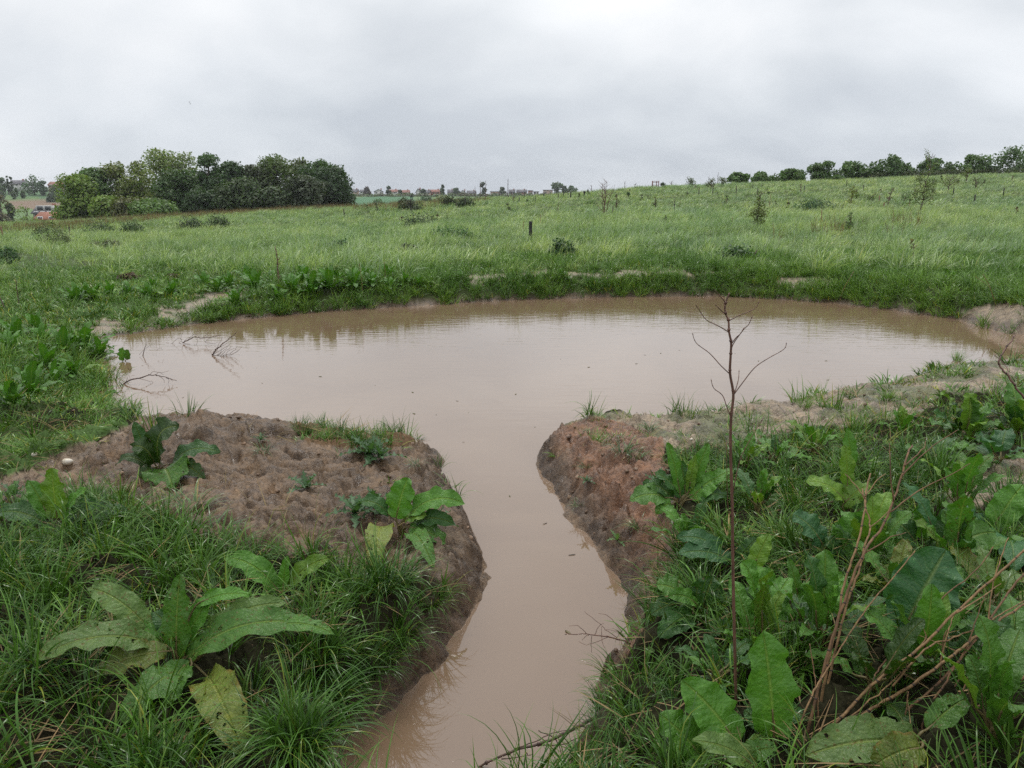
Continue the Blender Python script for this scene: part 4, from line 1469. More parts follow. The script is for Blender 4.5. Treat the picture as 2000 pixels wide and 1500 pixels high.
# ------------------------------------------------------------------ stakes, posts, bare saplings
def stake(px, base_py, top_py, label, mat='post', wpx=2.2, lean=0.0, group='stakes in the meadow', sides=6, pointed=True):
    p = place(px, base_py)
    k = depth_of(p) / FPX
    h = max((base_py - top_py) * k, .25)
    r = max(wpx * k / 2, .012)
    g = Geo()
    t = np.array([lean * h, rng.normal(0, .02) * h, h])
    pts = np.array([(0, 0, -.25), t * .4 + (rng.normal(0, .1) * r, 0, 0), t * .94, t])
    g.tube(pts, [r * 1.05, r, r * .92, r * (.35 if pointed else .85)], sides)
    o = g.build('stake', M[mat])
    o.location = p
    return tag(o, label, 'stake', group)


# the blackened post beyond the berm
p = place(1034, 479)
k = depth_of(p) / FPX
g = Geo()
ax = smooth_path([(-.02, 0, -.2), (-.015, 0, 5 * k), (.03, 0, 14 * k), (.035, 0, 30 * k), (.035, 0, 46 * k)], 4, .002)
g.tube(ax, np.interp(np.linspace(0, 1, len(ax)), [0, .2, .4, 1], [.028, .034, .052, .056]), 10)
o = g.build('black_post', M['black_post'])
o.location = p
tag(o, 'thick blackened post bent at the foot, standing alone in the meadow', 'post')

for a in [(673, 425, 408, 'short dark stake in front of the meadow end of the copse', 'post', 2.4),
          (136, 464, 443, 'dark wooden stake beside the bramble mound at the valley side', 'post', 2.6),
          (7, 470, 442, 'tan stake at the valley-side fence line', 'tan_post', 2.4),
          (754, 418, 400, 'thin reddish stake below the crop field', 'tan_post', 1.4),
          (892, 408, 396, 'thick dark stake beside the small bramble on the far rim', 'post', 2.0),
          (909, 407, 385, 'tall dark stake with a knob, leaning, on the far rim', 'black_post', 2.2),
          (920, 403, 389, 'dark stake next to the leaning knobbed one', 'post', 1.8),
          (974, 388, 375, 'stake on the far rim in front of the long flat building', 'post', 1.8),
          (999, 386, 374, 'stake on the far rim below the brick house', 'post', 1.6),
          (1014, 397, 385, 'stake standing in the grey bramble of the far rim', 'black_post', 1.9),
          (1024, 388, 375, 'stake on the far rim below the broad grey-roofed house', 'post', 1.8),
          (1041, 394, 386, 'short thin stake in the far weeds', 'post', 1.2),
          (1046, 395, 383, 'thin stake just past the short one in the far weeds', 'post', 1.2),
          (1062, 388, 375, 'stake on the rim before the flat-roofed building', 'black_post', 2.0),
          (1090, 391, 379, 'thin stake on the rim before the round trees', 'post', 1.5),
          (1100, 387, 373, 'stake cutting the foot of the large round tree', 'black_post', 2.1),
          (1109, 384, 373, 'thin stake between the two round village trees', 'post', 1.4),
          (1114, 391, 374, 'tallest stake on the rim, under the last round tree', 'black_post', 2.2),
          (1195, 424, 402, 'thin stake beside the bare multi-stemmed bush', 'post', 1.7),
          (1317, 415, 398, 'stake with a twiggy sapling tied to it', 'black_post', 1.9),
          (1391, 385, 363, 'tall thin stake near the skyline bushes', 'post', 1.5),
          (1364, 385, 366, 'thin stake below the first skyline bush', 'post', 1.4),
          (1438, 384, 363, 'stake below the small round skyline tree', 'post', 1.5),
          (1470, 369, 360, 'short stake at the crest under the wide low tree', 'black_post', 1.7),
          (1479, 381, 368, 'leaning stake below the wide low tree', 'post', 1.4),
          (1570, 376, 362, 'stake below the flat-domed skyline tree', 'black_post', 1.5),
          (1587, 408, 397, 'leaning dark stake above the nettle bank', 'black_post', 1.9),
          (1604, 447, 411, 'reddish stake in the nettle bank', 'tan_post', 1.9),
          (1502, 409, 382, 'hair-thin stake beside the leafy bush on the slope', 'tan_post', 1.0),
          (1429, 445, 424, 'hair-thin stake in the open grass of the slope', 'tan_post', 1.0),
          (1653, 365, 352, 'stake at the crest below the spreading skyline tree', 'black_post', 1.5),
          (1685, 375, 361, 'stake below the low skyline tree', 'post', 1.5),
          (1716, 398, 382, 'brown stake, upper of two close together on the slope', 'tan_post', 2.4),
          (1726, 409, 395, 'brown stake, lower of two close together on the slope', 'tan_post', 2.6),
          (1861, 382, 366, 'dark stake upslope of the leafy leaning sapling', 'black_post', 2.0),
          (1903, 397, 380, 'thick leaning stake with a dark foot on the slope', 'black_post', 3.0),
          (1959, 385, 368, 'stake standing alone high on the slope', 'black_post', 2.0),
          (1055, 447, 420, 'hair-thin cane behind the black post', 'tan_post', 1.0),
          (1022, 460, 432, 'hair-thin cane beside the black post', 'tan_post', .9)]:
    stake(a[0], a[1], a[2], a[3], a[4], a[5], rng.normal(0, .05))

p = place(1141, 387)
k = depth_of(p) / FPX
root = thing('nest_post', p, 'dark post with a box on top at the far rim', 'post')
Geo().tube([(0, 0, -.2), (0, 0, 5 * k), (0, 0, 11 * k)], 1.1 * k, 6).build('pole', M['black_post'], root)
Geo().box((-1.7 * k, -.1, 9 * k), (1.9 * k, .14, 13.4 * k)).build('nest_box', M['black_post'], root, False)

p = on_ground_at(1279, 112)
k = depth_of(p) / FPX
root = thing('timber_frame', p, 'rusty red open frame tower standing on the skyline', 'frame')
for x, y in ((-6, -.5), (6, -.5), (-4, .6), (4.5, .6)):
    Geo().box((x * k - .05, y - .05, -.3), (x * k + .05, y + .05, 13 * k)).build('upright', M['steel'], root, False)
for z in (5, 10, 12.2):
    Geo().box((-6 * k - .06, -.46, z * k - .03), (6 * k + .06, -.44 + .04, z * k + .03)).build('crossbar', M['steel'], root, False)


def bare_sapling(px, base_py, top_py, label, wpx=14, n=8, r=1.0, mat='twig', name='bare_sapling', cat='sapling', leaves=None, lean=0.0, nleaf=200, multi=1):
    p = place(px, base_py)
    k = depth_of(p) / FPX
    h = (base_py - top_py) * k
    root = thing(name, p, label, cat, 'young trees planted in the meadow')
    g = Geo()
    lob = []
    for s_ in range(multi):
        q = rng.normal(0, .12, 2) * (multi > 1) * h * .3
        mx = lean * h + (rng.uniform(-.4, .4) * wpx * k if multi > 1 else 0)
        path = smooth_path([(q[0], q[1], -.15), (q[0] + mx * .4 + rng.normal(0, .015) * h, q[1], h * .45), (q[0] + mx, q[1], h * (1 if s_ == 0 else rng.uniform(.75, 1)))], 6, .008 * h)
        g.tube(path, np.linspace(max(r * k * .8, .011), max(.25 * r * k, .005), len(path)), 5)
        for _ in range(n):
            t = rng.uniform(.25, .95)
            b = path[int(t * (len(path) - 1))]
            L = wpx * k * .55 * (1.1 - .6 * t) * rng.uniform(.5, 1.2)
            a = rng.uniform(0, 6.283)
            e = b + np.array([math.cos(a) * L, math.sin(a) * L, L * rng.uniform(.5, 1.2)])
            m_ = (b + e) / 2 + np.array([0, 0, -.08 * L])
            lp = smooth_path([tuple(b), tuple(m_), tuple(e)], 3)
            g.tube(lp, np.linspace(max(.35 * r * k, .007), max(.15 * r * k, .004), len(lp)), 4)
            lob.append((tuple(e * .6 + b * .4), (L * .5, L * .5, L * .55), rng.uniform(.7, 1.3)))
    g.build('trunk', M[mat], root)
    if leaves is not None:
        V, F, C = leaf_cloud(lob, nleaf, max(.045, 1.25 * k), leaves, shell=.2)
        mesh_np('crown', V, [F], M['leaf'], root, C, None, False)
    return root


bare_sapling(803, 416, 383, 'bare tree with a black stem and drooping twigs before the crop field', 26, 16, 1.7, 'black_post')
bare_sapling(1180, 427, 355, 'bare multi-stemmed bush rising above the meadow rim', 40, 8, 1.0, 'red_twig', multi=6)
bare_sapling(993, 389, 351, 'tall bare sapling with twigs leaning over the village', 22, 7, 1.2)
bare_sapling(938, 391, 354, 'thin bare sapling before the poplar-like tree', 8, 6, 1.1)
bare_sapling(949, 391, 354, 'thin bare sapling just past the poplar-like tree', 8, 6, 1.1)
bare_sapling(928, 390, 364, 'short bare sapling on the rim before the grey house', 8, 5, 1.0)
bare_sapling(1090, 425, 396, 'bare crooked sapling on the near side of the rim stakes', 10, 5, 1.2)
bare_sapling(1155, 374, 361, 'bare sapling at the crest by the multi-stemmed bush', 12, 6, 1.0)
bare_sapling(1220, 370, 355, 'bare sapling on the skyline before the frame tower', 10, 6, .9)
bare_sapling(1240, 368, 358, 'small twiggy sapling on the skyline', 12, 7, .9)
bare_sapling(1317, 400, 386, 'twiggy crown of a sapling at a stake', 16, 8, .8)
bare_sapling(1311, 365, 354, 'thin twiggy bush on the crest past the frame tower', 12, 8, .9)
bare_sapling(1384, 362, 343, 'thin bare spire on the crest before the skyline row', 6, 5, .8)
bare_sapling(1402, 362, 337, 'tallest bare spire on the crest before the skyline row', 6, 5, .9)
bare_sapling(543, 560, 482, 'tall dead dock stem among the far bank plants', 14, 9, 2.6, 'red_twig')
bare_sapling(38, 600, 548, 'bare curved twig on the wet lawn', 8, 3, 1.6)
bare_sapling(14, 608, 560, 'bare leaning twig on the wet lawn', 10, 3, 1.8, lean=-.5)
SAPL = [(1796, 422, 304, 46, (.075, .105, .030), 34, 1100, .10, 'tall leafy sapling leaning before the skyline trees, largest on the slope'),
        (1478, 452, 376, 40, (.085, .110, .034), 26, 700, .05, 'yellow-green leafy sapling bush in mid slope'),
        (1661, 402, 367, 20, (.105, .130, .025), 14, 320, .05, 'small bright yellow sapling on the upper slope'),
        (1660, 453, 420, 24, (.075, .110, .040), 12, 200, 0, 'dark thin sapling low on the slope'),
        (1886, 358, 332, 22, (.085, .115, .030), 12, 300, .05, 'yellow-green sapling against the hedge'),
        (1780, 520, 478, 30, (.090, .085, .045), 10, 90, 0, 'reddish brown weedy sapling behind the pond'),
        (1851, 378, 348, 34, (.085, .105, .034), 14, 260, .1, 'twiggy leaning sapling just upslope of the tall leafy one'),
        (1905, 372, 350, 36, (.075, .110, .040), 12, 240, 0, 'wide thin sapling below the windblown tree'),
        (1733, 405, 368, 16, (.085, .070, .040), 10, 120, .2, 'leaning reddish sapling by the two brown stakes'),
        (1204, 408, 384, 12, (.085, .105, .035), 8, 130, 0, 'small leafy sapling beside the multi-stemmed bush'),
        (1278, 412, 388, 18, (.080, .100, .035), 8, 150, .1, 'small olive sapling below the frame tower'),
        (1204, 415, 378, 10, (.085, .100, .030), 8, 100, 0, 'thin yellowish sapling near the bare bush'),
        (1388, 372, 352, 26, (.060, .085, .030), 14, 300, 0, 'bushy sapling under the bare spires'),
        (1350, 364, 355, 24, (.055, .080, .032), 14, 260, 0, 'low bush on the crest before the bare spires'),
        (1293, 366, 360, 14, (.030, .050, .030), 10, 200, 0, 'small dark dome of a bush beside the frame tower'),
        (1410, 363, 352, 22, (.060, .085, .030), 12, 240, 0, 'low bush at the end of the skyline row'),
        (1672, 392, 380, 22, (.085, .125, .030), 10, 200, 0, 'low spreading yellow-green weed bush by the bright sapling'),
        (1700, 396, 384, 30, (.075, .120, .034), 12, 240, 0, 'low bright green weed bush near the brown stakes'),
        (1766, 396, 384, 26, (.060, .105, .034), 10, 200, 0, 'low green weed bush downslope of the brown stakes')]
for px, b, t, w, c, n, nl, ln, lab in SAPL:
    bare_sapling(px, b, t, lab, w, n, 1.5, 'twig', 'leafy_sapling', 'sapling', c, ln, nl)

# small planted whips and weeds dotted over the slope; nothing tells them apart
proto = {}
for i in range(54):
    px = rng.uniform(1130, 1990) if i < 38 else rng.uniform(700, 1150)
    sky_py = np.interp(px, [700, 1000, 1300, 1650, 2000], [404, 388, 366, 353, 345])
    t = rng.uniform(0, 1) ** 1.6
    py = sky_py + 4 + t * (88 if px > 1130 else 40)
    P0 = place(px, py)
    key = i % 6
    if key not in proto:
        rt = bare_sapling(px, py, py - 14, 'small planted whip or weed dotted over the far meadow slope', 8, 7, .9, 'red_twig', 'planted_whip', 'sapling',
                          [(.070, .100, .034), (.085, .105, .030), (.050, .085, .030), (.090, .080, .045), (.060, .095, .036), (.045, .075, .030)][key], rng.normal(0, .1), [70, 30, 120, 20, 90, 110][key])
        rt['group'] = 'small whips dotted over the slope'
        proto[key] = rt
    else:
        copy_thing(proto[key], P0, rng.uniform(0, 6.28), rng.uniform(.5, 1.2) * (depth_of(P0) / depth_of(np.array(proto[key].location))) ** .35)

# ------------------------------------------------------------------ dock plants
TONES = {'fresh': (.074, .190, .024), 'lime': (.115, .215, .026), 'mid': (.066, .155, .026), 'deep': (.036, .098, .022), 'dark': (.026, .060, .010),
         'pale': (.098, .165, .042), 'blue': (.042, .120, .042), 'yellow': (.148, .192, .034), 'olive': (.105, .140, .026)}


def leaf_geo(base, tip, width, arch=.1, nref=(0, -.5, .86), tone='fresh', wav=1.0, fold=.12, twist=0.0, nv=20, nu=9):
    """one dock leaf from its stalk end to its tip: verts, quads, colours, uv"""
    base, tip = np.asarray(base, float), np.asarray(tip, float)
    L = np.linalg.norm(tip - base)
    nref = np.asarray(nref, float)
    T0 = (tip - base) / L
    N0 = nref - T0 * (nref @ T0)
    N0 /= np.linalg.norm(N0)
    up = N0 * .6 + np.array([0, 0, .6])
    mid = (base + tip) / 2 + up * (arch + .03) * L * 1.7
    t = np.linspace(0, 1, nv)
    S = (1 - t)[:, None] ** 2 * base + 2 * ((1 - t) * t)[:, None] * mid + (t ** 2)[:, None] * tip
    T = np.gradient(S, axis=0)
    T /= np.linalg.norm(T, axis=1)[:, None]
    N = N0 - T * (T @ N0)[:, None]
    N /= np.linalg.norm(N, axis=1)[:, None]
    B = np.cross(T, N)
    tw = twist * (t - .2)
    B, N = B * np.cos(tw)[:, None] + N * np.sin(tw)[:, None], N * np.cos(tw)[:, None] - B * np.sin(tw)[:, None]
    w = (t + .012) ** .42 * (1.0 - t + .004) ** .60
    w = w / w.max() * width / 2
    ph = rng.uniform(0, 6.28, 4)
    u = np.linspace(-1, 1, nu)
    f1, f2 = rng.uniform(14, 20), rng.uniform(30, 42)
    edge = 1 + wav * (.05 * np.sin(t[:, None] * f1 + ph[0] + np.sign(u) * 1.3) + .035 * np.sin(t[:, None] * f2 + ph[1] + np.sign(u))) * np.abs(u) ** 2
    off = (fold * np.abs(u) ** 1.3 * width * .6)[None, :] * (w / w.max())[:, None]
    off = off + wav * width * .10 * np.sin(t[:, None] * f1 * 1.1 + ph[2] + np.sign(u) * 1.7) * np.abs(u) ** 2.2
    off = off + wav * width * .05 * np.sin(t[:, None] * f2 + ph[3] + u * 2) * np.abs(u)
    V = S[:, None] + B[:, None] * (u[None, :, None] * (w[:, None] * edge)[..., None]) + N[:, None] * off[..., None]
    i, j = np.meshgrid(np.arange(nv - 1), np.arange(nu - 1), indexing='ij')
    a = i * nu + j
    F = np.stack([a, a + 1, a + nu + 1, a + nu], -1).reshape(-1, 4)
    uv = np.stack([np.broadcast_to((u + 1) / 2, (nv, nu)), np.broadcast_to(t[:, None], (nv, nu))], -1).reshape(-1, 2)
    c = np.array(TONES[tone] if isinstance(tone, str) else tone) * rng.uniform(.86, 1.14)
    C = np.broadcast_to(c, (nv * nu, 3)).copy()
    if tone in ('yellow', 'olive'):                      # rusty margins
        m = (np.abs(np.broadcast_to(u, (nv, nu))) > .8).ravel() & (rng.uniform(0, 1, nv * nu) < .5)
        C[m] = C[m] * .4 + np.array((.20, .09, .02)) * .6
    return V.reshape(-1, 3), F, C, uv


STALK = (.16, .13, .05)


def add_leaf(root, origin, base, tip, width, tone='fresh', arch=.1, nref=(0, -.5, .86), holed=False, foot=None, wav=1.0, twist=0.0, fold=.12):
    V, F, C, UV = leaf_geo(base - origin, tip - origin, width, arch, nref, tone, wav, fold, twist)
    mats = [M['dock_holed' if holed else 'dock'], M['leaf']]
    mi = np.zeros(len(F), int)
    faces = [F]
    f0 = (np.zeros(3) if foot is None else np.asarray(foot) - origin) + rng.normal(0, .008, 3)
    b0 = base - origin
    g = Geo()
    mid = (f0 + b0) / 2 + (b0 - (tip - origin)) * .05 + np.array([0, 0, .01])
    pth = smooth_path([tuple(f0 - (0, 0, .03)), tuple(mid), tuple(b0), tuple(V[5 * 9 + 4] - (0, 0, .002))], 4)
    g.tube(pth, np.linspace(.0058, .0026, len(pth)), 5, STALK)
    gv, gf, gf3 = np.concatenate(g.v), np.concatenate(g.f4), np.concatenate(g.f3)
    n = len(V)
    V = np.concatenate([V, gv])
    C = np.concatenate([C, np.concatenate(g.c)])
    UV = np.concatenate([UV, np.full((len(gv), 2), .5)])
    faces = [np.concatenate([F, gf + n]), gf3 + n]
    mi = np.concatenate([mi, np.ones(len(gf) + len(gf3), int)])
    return mesh_np('leaf', V, faces, None, root, C, UV, True, mats, mi)


def dock_px(px, py, label, leaves, group='dock plants on the near banks'):
    """a dock plant whose leaves are measured in the photograph: (base px, py, tip px, py, base depth, tip depth, width px, arch, tone, holed)"""
    p = place(px, py)
    root = thing('dock_plant', p, label, 'dock plant', group)
    Y0 = p[1]
    for q in leaves:
        bx, by, tx, ty, db, dt, wpx, arch, tone = q[:9]
        holed = len(q) > 9 and q[9]
        b, t = at_y(bx, by, Y0 + db), at_y(tx, ty, Y0 + dt)
        if t[2] < ground(t[0], t[1]) + .012:
            t = place(tx, ty) + np.array([0, -.01, .02])
        b[2] = max(b[2], ground(b[0], b[1]) + .012)
        k = depth_of(b) / FPX
        add_leaf(root, p, b, t, wpx * k * 1.02, tone, arch, holed=holed, twist=rng.normal(0, .25), fold=rng.uniform(.05, .2))
    return root


def dock_rosette(px, py, n, size, label, tones=('fresh', 'mid', 'deep', 'fresh', 'lime'), group='dock plants on the near banks', el=(18, 78), holes=.25, width=.33, name='dock_plant', p=None):
    p = place(px, py) if p is None else p
    root = thing(name, p, label, 'dock plant', group)
    a0 = rng.uniform(0, 6.28)
    for i in range(n):
        a = a0 + i * 2.39996 + rng.normal(0, .25)
        e = R(el[0] + (el[1] - el[0]) * (i + .5) / n + rng.normal(0, 6))
        L = size * rng.uniform(.8, 1.35)
        out = np.array([math.cos(a), math.sin(a), 0])
        d = out * math.cos(e) + np.array([0, 0, math.sin(e)])
        b = p + d * L * .35 + np.array([0, 0, .01])
        t = p + d * L * 1.25 - np.array([0, 0, L * .22 * math.cos(e)])
        gz = ground(t[0], t[1]) + .015
        t[2] = max(t[2], gz)
        nref = np.array([0, 0, .85]) - out * .35
        add_leaf(root, p, b, t, L * width * rng.uniform(.8, 1.15), tones[rng.integers(len(tones))], rng.uniform(.05, .18), nref, rng.uniform() < holes, twist=rng.normal(0, .4))
    return root


dock_px(350, 1300, 'large dock with ragged insect-eaten leaves spread over grass below the mud mound', [
    (345, 1288, 352, 1122, 0, .05, 58, .03, 'mid', True), (300, 1256, 66, 1312, -.02, -.06, 64, .16, 'pale', True), (325, 1272, 185, 1342, -.04, -.12, 62, .08, 'olive', True),
    (292, 1228, 172, 1148, .05, .10, 52, .14, 'pale', True), (372, 1302, 244, 1428, -.05, -.12, 66, .14, 'mid', True), (405, 1322, 480, 1484, -.07, -.18, 80, .14, 'yellow', True),
    (365, 1285, 600, 1218, 0, .03, 70, .14, 'mid', True), (398, 1242, 558, 1178, .05, .12, 46, .12, 'pale', False), (382, 1184, 490, 1162, .07, .09, 30, .12, 'fresh', False),
    (350, 1250, 300, 1195, .05, .09, 40, .1, 'deep', False), (520, 1232, 655, 1240, .02, .0, 36, .16, 'mid', True),
    (355, 1270, 425, 1150, .03, .09, 44, .05, 'fresh', False), (335, 1270, 250, 1232, .02, .05, 46, .15, 'fresh', True), (360, 1300, 335, 1392, -.06, -.10, 52, .12, 'mid', False)])
dock_px(548, 1168, 'small dock with two spreading bright leaves behind the large ragged one', [
    (542, 1150, 440, 1090, 0, .03, 46, .18, 'fresh', False), (562, 1150, 645, 1090, 0, .03, 36, .14, 'lime', True), (552, 1160, 562, 1085, 0, .03, 22, .05, 'fresh', False)])
dock_px(112, 1045, 'dock with one upright rounded leaf rising from dense grass', [
    (112, 1012, 102, 914, 0, .02, 50, .02, 'lime', False), (96, 1010, 56, 938, 0, .03, 34, .10, 'fresh', False), (126, 1010, 170, 953, 0, .02, 26, .10, 'fresh', False),
    (138, 1030, 188, 978, .02, .03, 52, .06, 'deep', False), (105, 1040, 120, 1102, -.04, -.12, 62, .16, 'pale', True), (85, 1020, -10, 1005, 0, .02, 46, .14, 'deep', False),
    (150, 1020, 250, 1000, .02, .06, 42, .15, 'deep', True), (105, 1030, 92, 1062, -.03, -.06, 36, .1, 'fresh', False)])
dock_px(312, 922, 'dark curled dock alone on top of the bare mud mound', [
    (312, 905, 350, 832, 0, .0, 62, .38, 'dark', False), (302, 905, 258, 872, 0, -.02, 44, .34, 'dark', False), (322, 915, 340, 962, -.03, -.14, 84, .10, 'mid', True),
    (336, 905, 430, 884, .02, .04, 40, .20, 'deep', False), (292, 915, 226, 910, -.02, 0, 22, .34, 'dark', False), (285, 880, 262, 824, .05, .08, 24, .02, 'deep', False),
    (300, 915, 276, 945, -.03, -.06, 26, .2, 'dark', True), (340, 915, 400, 935, -.02, -.08, 36, .2, 'dark', True)])
dock_px(782, 1045, 'dock with a yellowing leaf on the cut edge of the ditch', [
    (774, 1012, 797, 933, 0, .03, 54, .05, 'fresh', False), (800, 1004, 908, 984, .02, .05, 46, .20, 'fresh', False), (800, 1030, 870, 1062, -.03, -.05, 46, .10, 'mid', False),
    (752, 1040, 733, 1122, -.05, -.12, 50, .20, 'yellow', True), (760, 1006, 696, 984, .02, .03, 30, .25, 'deep', False), (800, 1050, 848, 1118, -.05, -.10, 36, .15, 'mid', True),
    (790, 1016, 835, 1008, 0, -.03, 28, .1, 'lime', False), (808, 1022, 888, 1024, 0, -.02, 34, .15, 'deep', False)])
# right bank
dock_px(1325, 990, 'leafy dock at the brow of the reddish ditch bank', [
    (1328, 962, 1303, 864, 0, .05, 24, .04, 'fresh'), (1350, 955, 1384, 866, .03, .06, 28, .04, 'fresh'), (1300, 972, 1230, 978, -.03, -.05, 50, .14, 'mid'), (1330, 970, 1278, 922, 0, .02, 30, .1, 'deep'),
    (1350, 976, 1404, 932, 0, .03, 46, .1, 'fresh'), (1312, 985, 1282, 1004, -.05, -.1, 30, .2, 'fresh'), (1345, 960, 1358, 888, .02, .03, 20, .02, 'lime'), (1370, 960, 1434, 918, .02, .04, 32, .1, 'fresh'),
    (1338, 965, 1330, 900, .02, .05, 26, .05, 'deep'), (1315, 975, 1255, 945, 0, .03, 34, .15, 'deep'), (1360, 980, 1420, 970, -.02, -.03, 36, .14, 'deep')])
dock_px(1440, 1118, 'pair of flat blue-green dock leaves beside the bare sapling stem', [(1424, 1112, 1324, 1082, 0, -.02, 44, .12, 'blue'), (1414, 1082, 1322, 1050, .05, .04, 40, .14, 'blue'), (1440, 1110, 1480, 1050, .02, .05, 30, .1, 'deep')])
dock_px(1350, 1195, 'low dock with dark crinkled leaves at the lip of the ditch', [
    (1332, 1160, 1282, 1142, 0, 0, 50, .1, 'mid', True), (1362, 1182, 1305, 1164, -.03, -.05, 32, .16, 'fresh'), (1372, 1186, 1392, 1126, .02, .05, 62, .02, 'deep', True), (1352, 1202, 1285, 1262, -.05, -.1, 52, .1, 'deep'),
    (1345, 1230, 1258, 1284, -.08, -.12, 30, .1, 'pale'), (1370, 1230, 1440, 1262, -.08, -.1, 48, .12, 'deep'), (1320, 1180, 1272, 1200, -.03, -.05, 40, .1, 'deep', True)])
dock_px(1538, 1240, 'tall bright dock with two leaves forming a V behind the dry stalks', [
    (1530, 1222, 1448, 1098, 0, .05, 82, .05, 'fresh'), (1570, 1216, 1648, 1124, 0, .04, 82, .08, 'fresh'), (1500, 1212, 1434, 1152, -.02, .02, 52, .1, 'deep'), (1552, 1226, 1618, 1268, -.04, -.08, 40, .15, 'deep'),
    (1470, 1112, 1502, 1042, .1, .13, 36, .04, 'lime'), (1540, 1215, 1470, 1230, -.05, -.08, 50, .12, 'fresh'), (1558, 1170, 1540, 1092, .06, .09, 24, .06, 'mid')])
dock_px(1518, 1478, 'dock with one big upright leaf facing the viewer', [(1512, 1440, 1490, 1232, 0, .06, 98, .02, 'fresh'), (1490, 1470, 1450, 1400, .03, .08, 40, .08, 'deep'), (1530, 1460, 1560, 1380, .05, .1, 40, .08, 'deep')])
dock_px(1442, 1492, 'dock with three broad leaves at the foot of the bare sapling', [
    (1442, 1455, 1332, 1328, -.02, .04, 90, .04, 'fresh'), (1372, 1500, 1288, 1394, -.02, .03, 76, .04, 'fresh'), (1476, 1500, 1352, 1446, -.08, -.10, 54, .10, 'pale'), (1450, 1482, 1518, 1462, -.05, -.07, 42, .14, 'mid', True), (1460, 1470, 1500, 1440, .0, .03, 30, .1, 'lime')])
dock_px(1772, 1245, 'dock with one huge blue-green upright leaf behind the fan of dry stalks', [(1766, 1228, 1848, 1074, 0, .08, 122, .05, 'blue'), (1760, 1240, 1690, 1190, .02, .05, 44, .1, 'fresh', True), (1785, 1240, 1880, 1230, -.03, -.02, 50, .12, 'deep')])
dock_px(1660, 1030, 'yellow-green dock with narrow upright leaves in the middle of the bank', [
    (1655, 948, 1650, 868, .05, .08, 32, .03, 'lime'), (1650, 978, 1572, 940, 0, .03, 42, .15, 'lime'), (1645, 988, 1700, 946, 0, .04, 42, .1, 'lime', True), (1662, 916, 1655, 836, .12, .16, 28, .02, 'fresh'), (1650, 1000, 1610, 960, .02, .05, 40, .1, 'fresh'),
    (1670, 1000, 1730, 985, -.02, -.02, 44, .14, 'mid', True)])
dock_px(1618, 1105, 'crinkled pale dock low between the stalks and the V-shaped leaves', [(1606, 1062, 1548, 1004, 0, .04, 56, .1, 'blue'), (1622, 1112, 1582, 1048, -.02, .02, 48, .1, 'pale', True), (1642, 1080, 1695, 1008, 0, .04, 72, .08, 'fresh'), (1640, 1090, 1610, 1050, -.03, 0, 40, .1, 'deep')])
dock_px(1805, 1100, 'broad dark dock clump behind the huge leaf, with a pale drooping blade', [
    (1790, 1062, 1715, 1000, 0, .05, 60, .1, 'deep'), (1822, 1040, 1762, 942, .02, .06, 36, .1, 'blue'), (1830, 1072, 1884, 988, 0, .05, 58, .08, 'deep'), (1850, 1082, 1945, 1040, -.02, .0, 60, .14, 'mid'), (1765, 1072, 1695, 1052, -.02, 0, 56, .1, 'fresh'),
    (1822, 1092, 1805, 1060, -.06, -.05, 50, .1, 'mid', True), (1800, 1050, 1795, 985, .05, .08, 34, .05, 'fresh')])
dock_px(1962, 1060, 'dock with a long raised leaf at the edge of the bare red patch', [
    (1940, 1030, 1998, 946, 0, .04, 56, .06, 'fresh'), (1930, 1042, 1862, 1004, .0, .04, 58, .12, 'blue'), (1962, 1062, 2030, 1090, -.04, -.08, 60, .1, 'blue'), (1942, 1082, 1882, 1092, -.05, -.08, 60, .1, 'deep'), (1975, 1040, 2040, 1000, .0, .02, 50, .1, 'mid'), (1950, 1070, 1975, 1130, -.05, -.12, 60, .14, 'blue')])
dock_px(1790, 1470, 'big pale pitted dock leaf lying across the bottom below the dry stalks', [(1790, 1452, 1572, 1476, -.02, -.05, 92, .08, 'pale', True), (1800, 1460, 1700, 1500, -.06, -.1, 70, .1, 'olive', True), (1810, 1440, 1880, 1400, .02, .06, 50, .1, 'mid', True)])
dock_rosette(1885, 872, 15, .27, 'largest leafy dock clump on the pale flat beside the pond', el=(20, 82), width=.46)
dock_rosette(1985, 862, 14, .28, 'tall dock clump cut by the picture edge behind the bare red patch', el=(25, 85), width=.46)
dock_rosette(1950, 905, 9, .20, 'low dock below the two tall clumps with grey-green leaves', ('deep', 'blue', 'mid'), el=(5, 60), width=.5)
dock_rosette(1820, 905, 8, .18, 'low dock with rounded dark leaves beside the big grass tuft', ('deep', 'mid', 'fresh'), el=(5, 60), width=.5)
dock_rosette(1510, 905, 9, .17, 'small dock in the rough grass past the sapling stem', el=(10, 70))
dock_rosette(1590, 895, 9, .18, 'small bright dock below the dark thistle', ('fresh', 'lime', 'mid'), el=(10, 70))
dock_rosette(1455, 920, 7, .15, 'tiny dock in the grass close to the sapling stem', ('lime', 'fresh'), el=(10, 70))
dock_rosette(1705, 1350, 8, .20, 'dark shaded dock under the fan of dry stalks', ('deep', 'dark', 'mid'), el=(5, 60), holes=.6)
dock_rosette(1935, 1190, 9, .22, 'pale-topped dock crossed by the upper dry stalks', ('pale', 'mid', 'olive'), el=(5, 60), holes=.5)
dock_rosette(1985, 1320, 9, .22, 'dark pitted dock behind the lowest dry stalks', ('deep', 'mid'), el=(5, 55), holes=.6)
dock_rosette(1400, 1350, 6, .16, 'shaded dock in the grass at the base of the bare sapling', ('deep', 'mid'), el=(10, 65))
dock_rosette(1745, 1170, 7, .19, 'ragged dock just behind the pale broken stalk', ('mid', 'olive', 'deep'), el=(10, 70), holes=.7)
dock_rosette(8, 1000, 7, .15, 'dock at the picture edge beside the mud', ('deep', 'mid'), el=(5, 60), holes=.4)

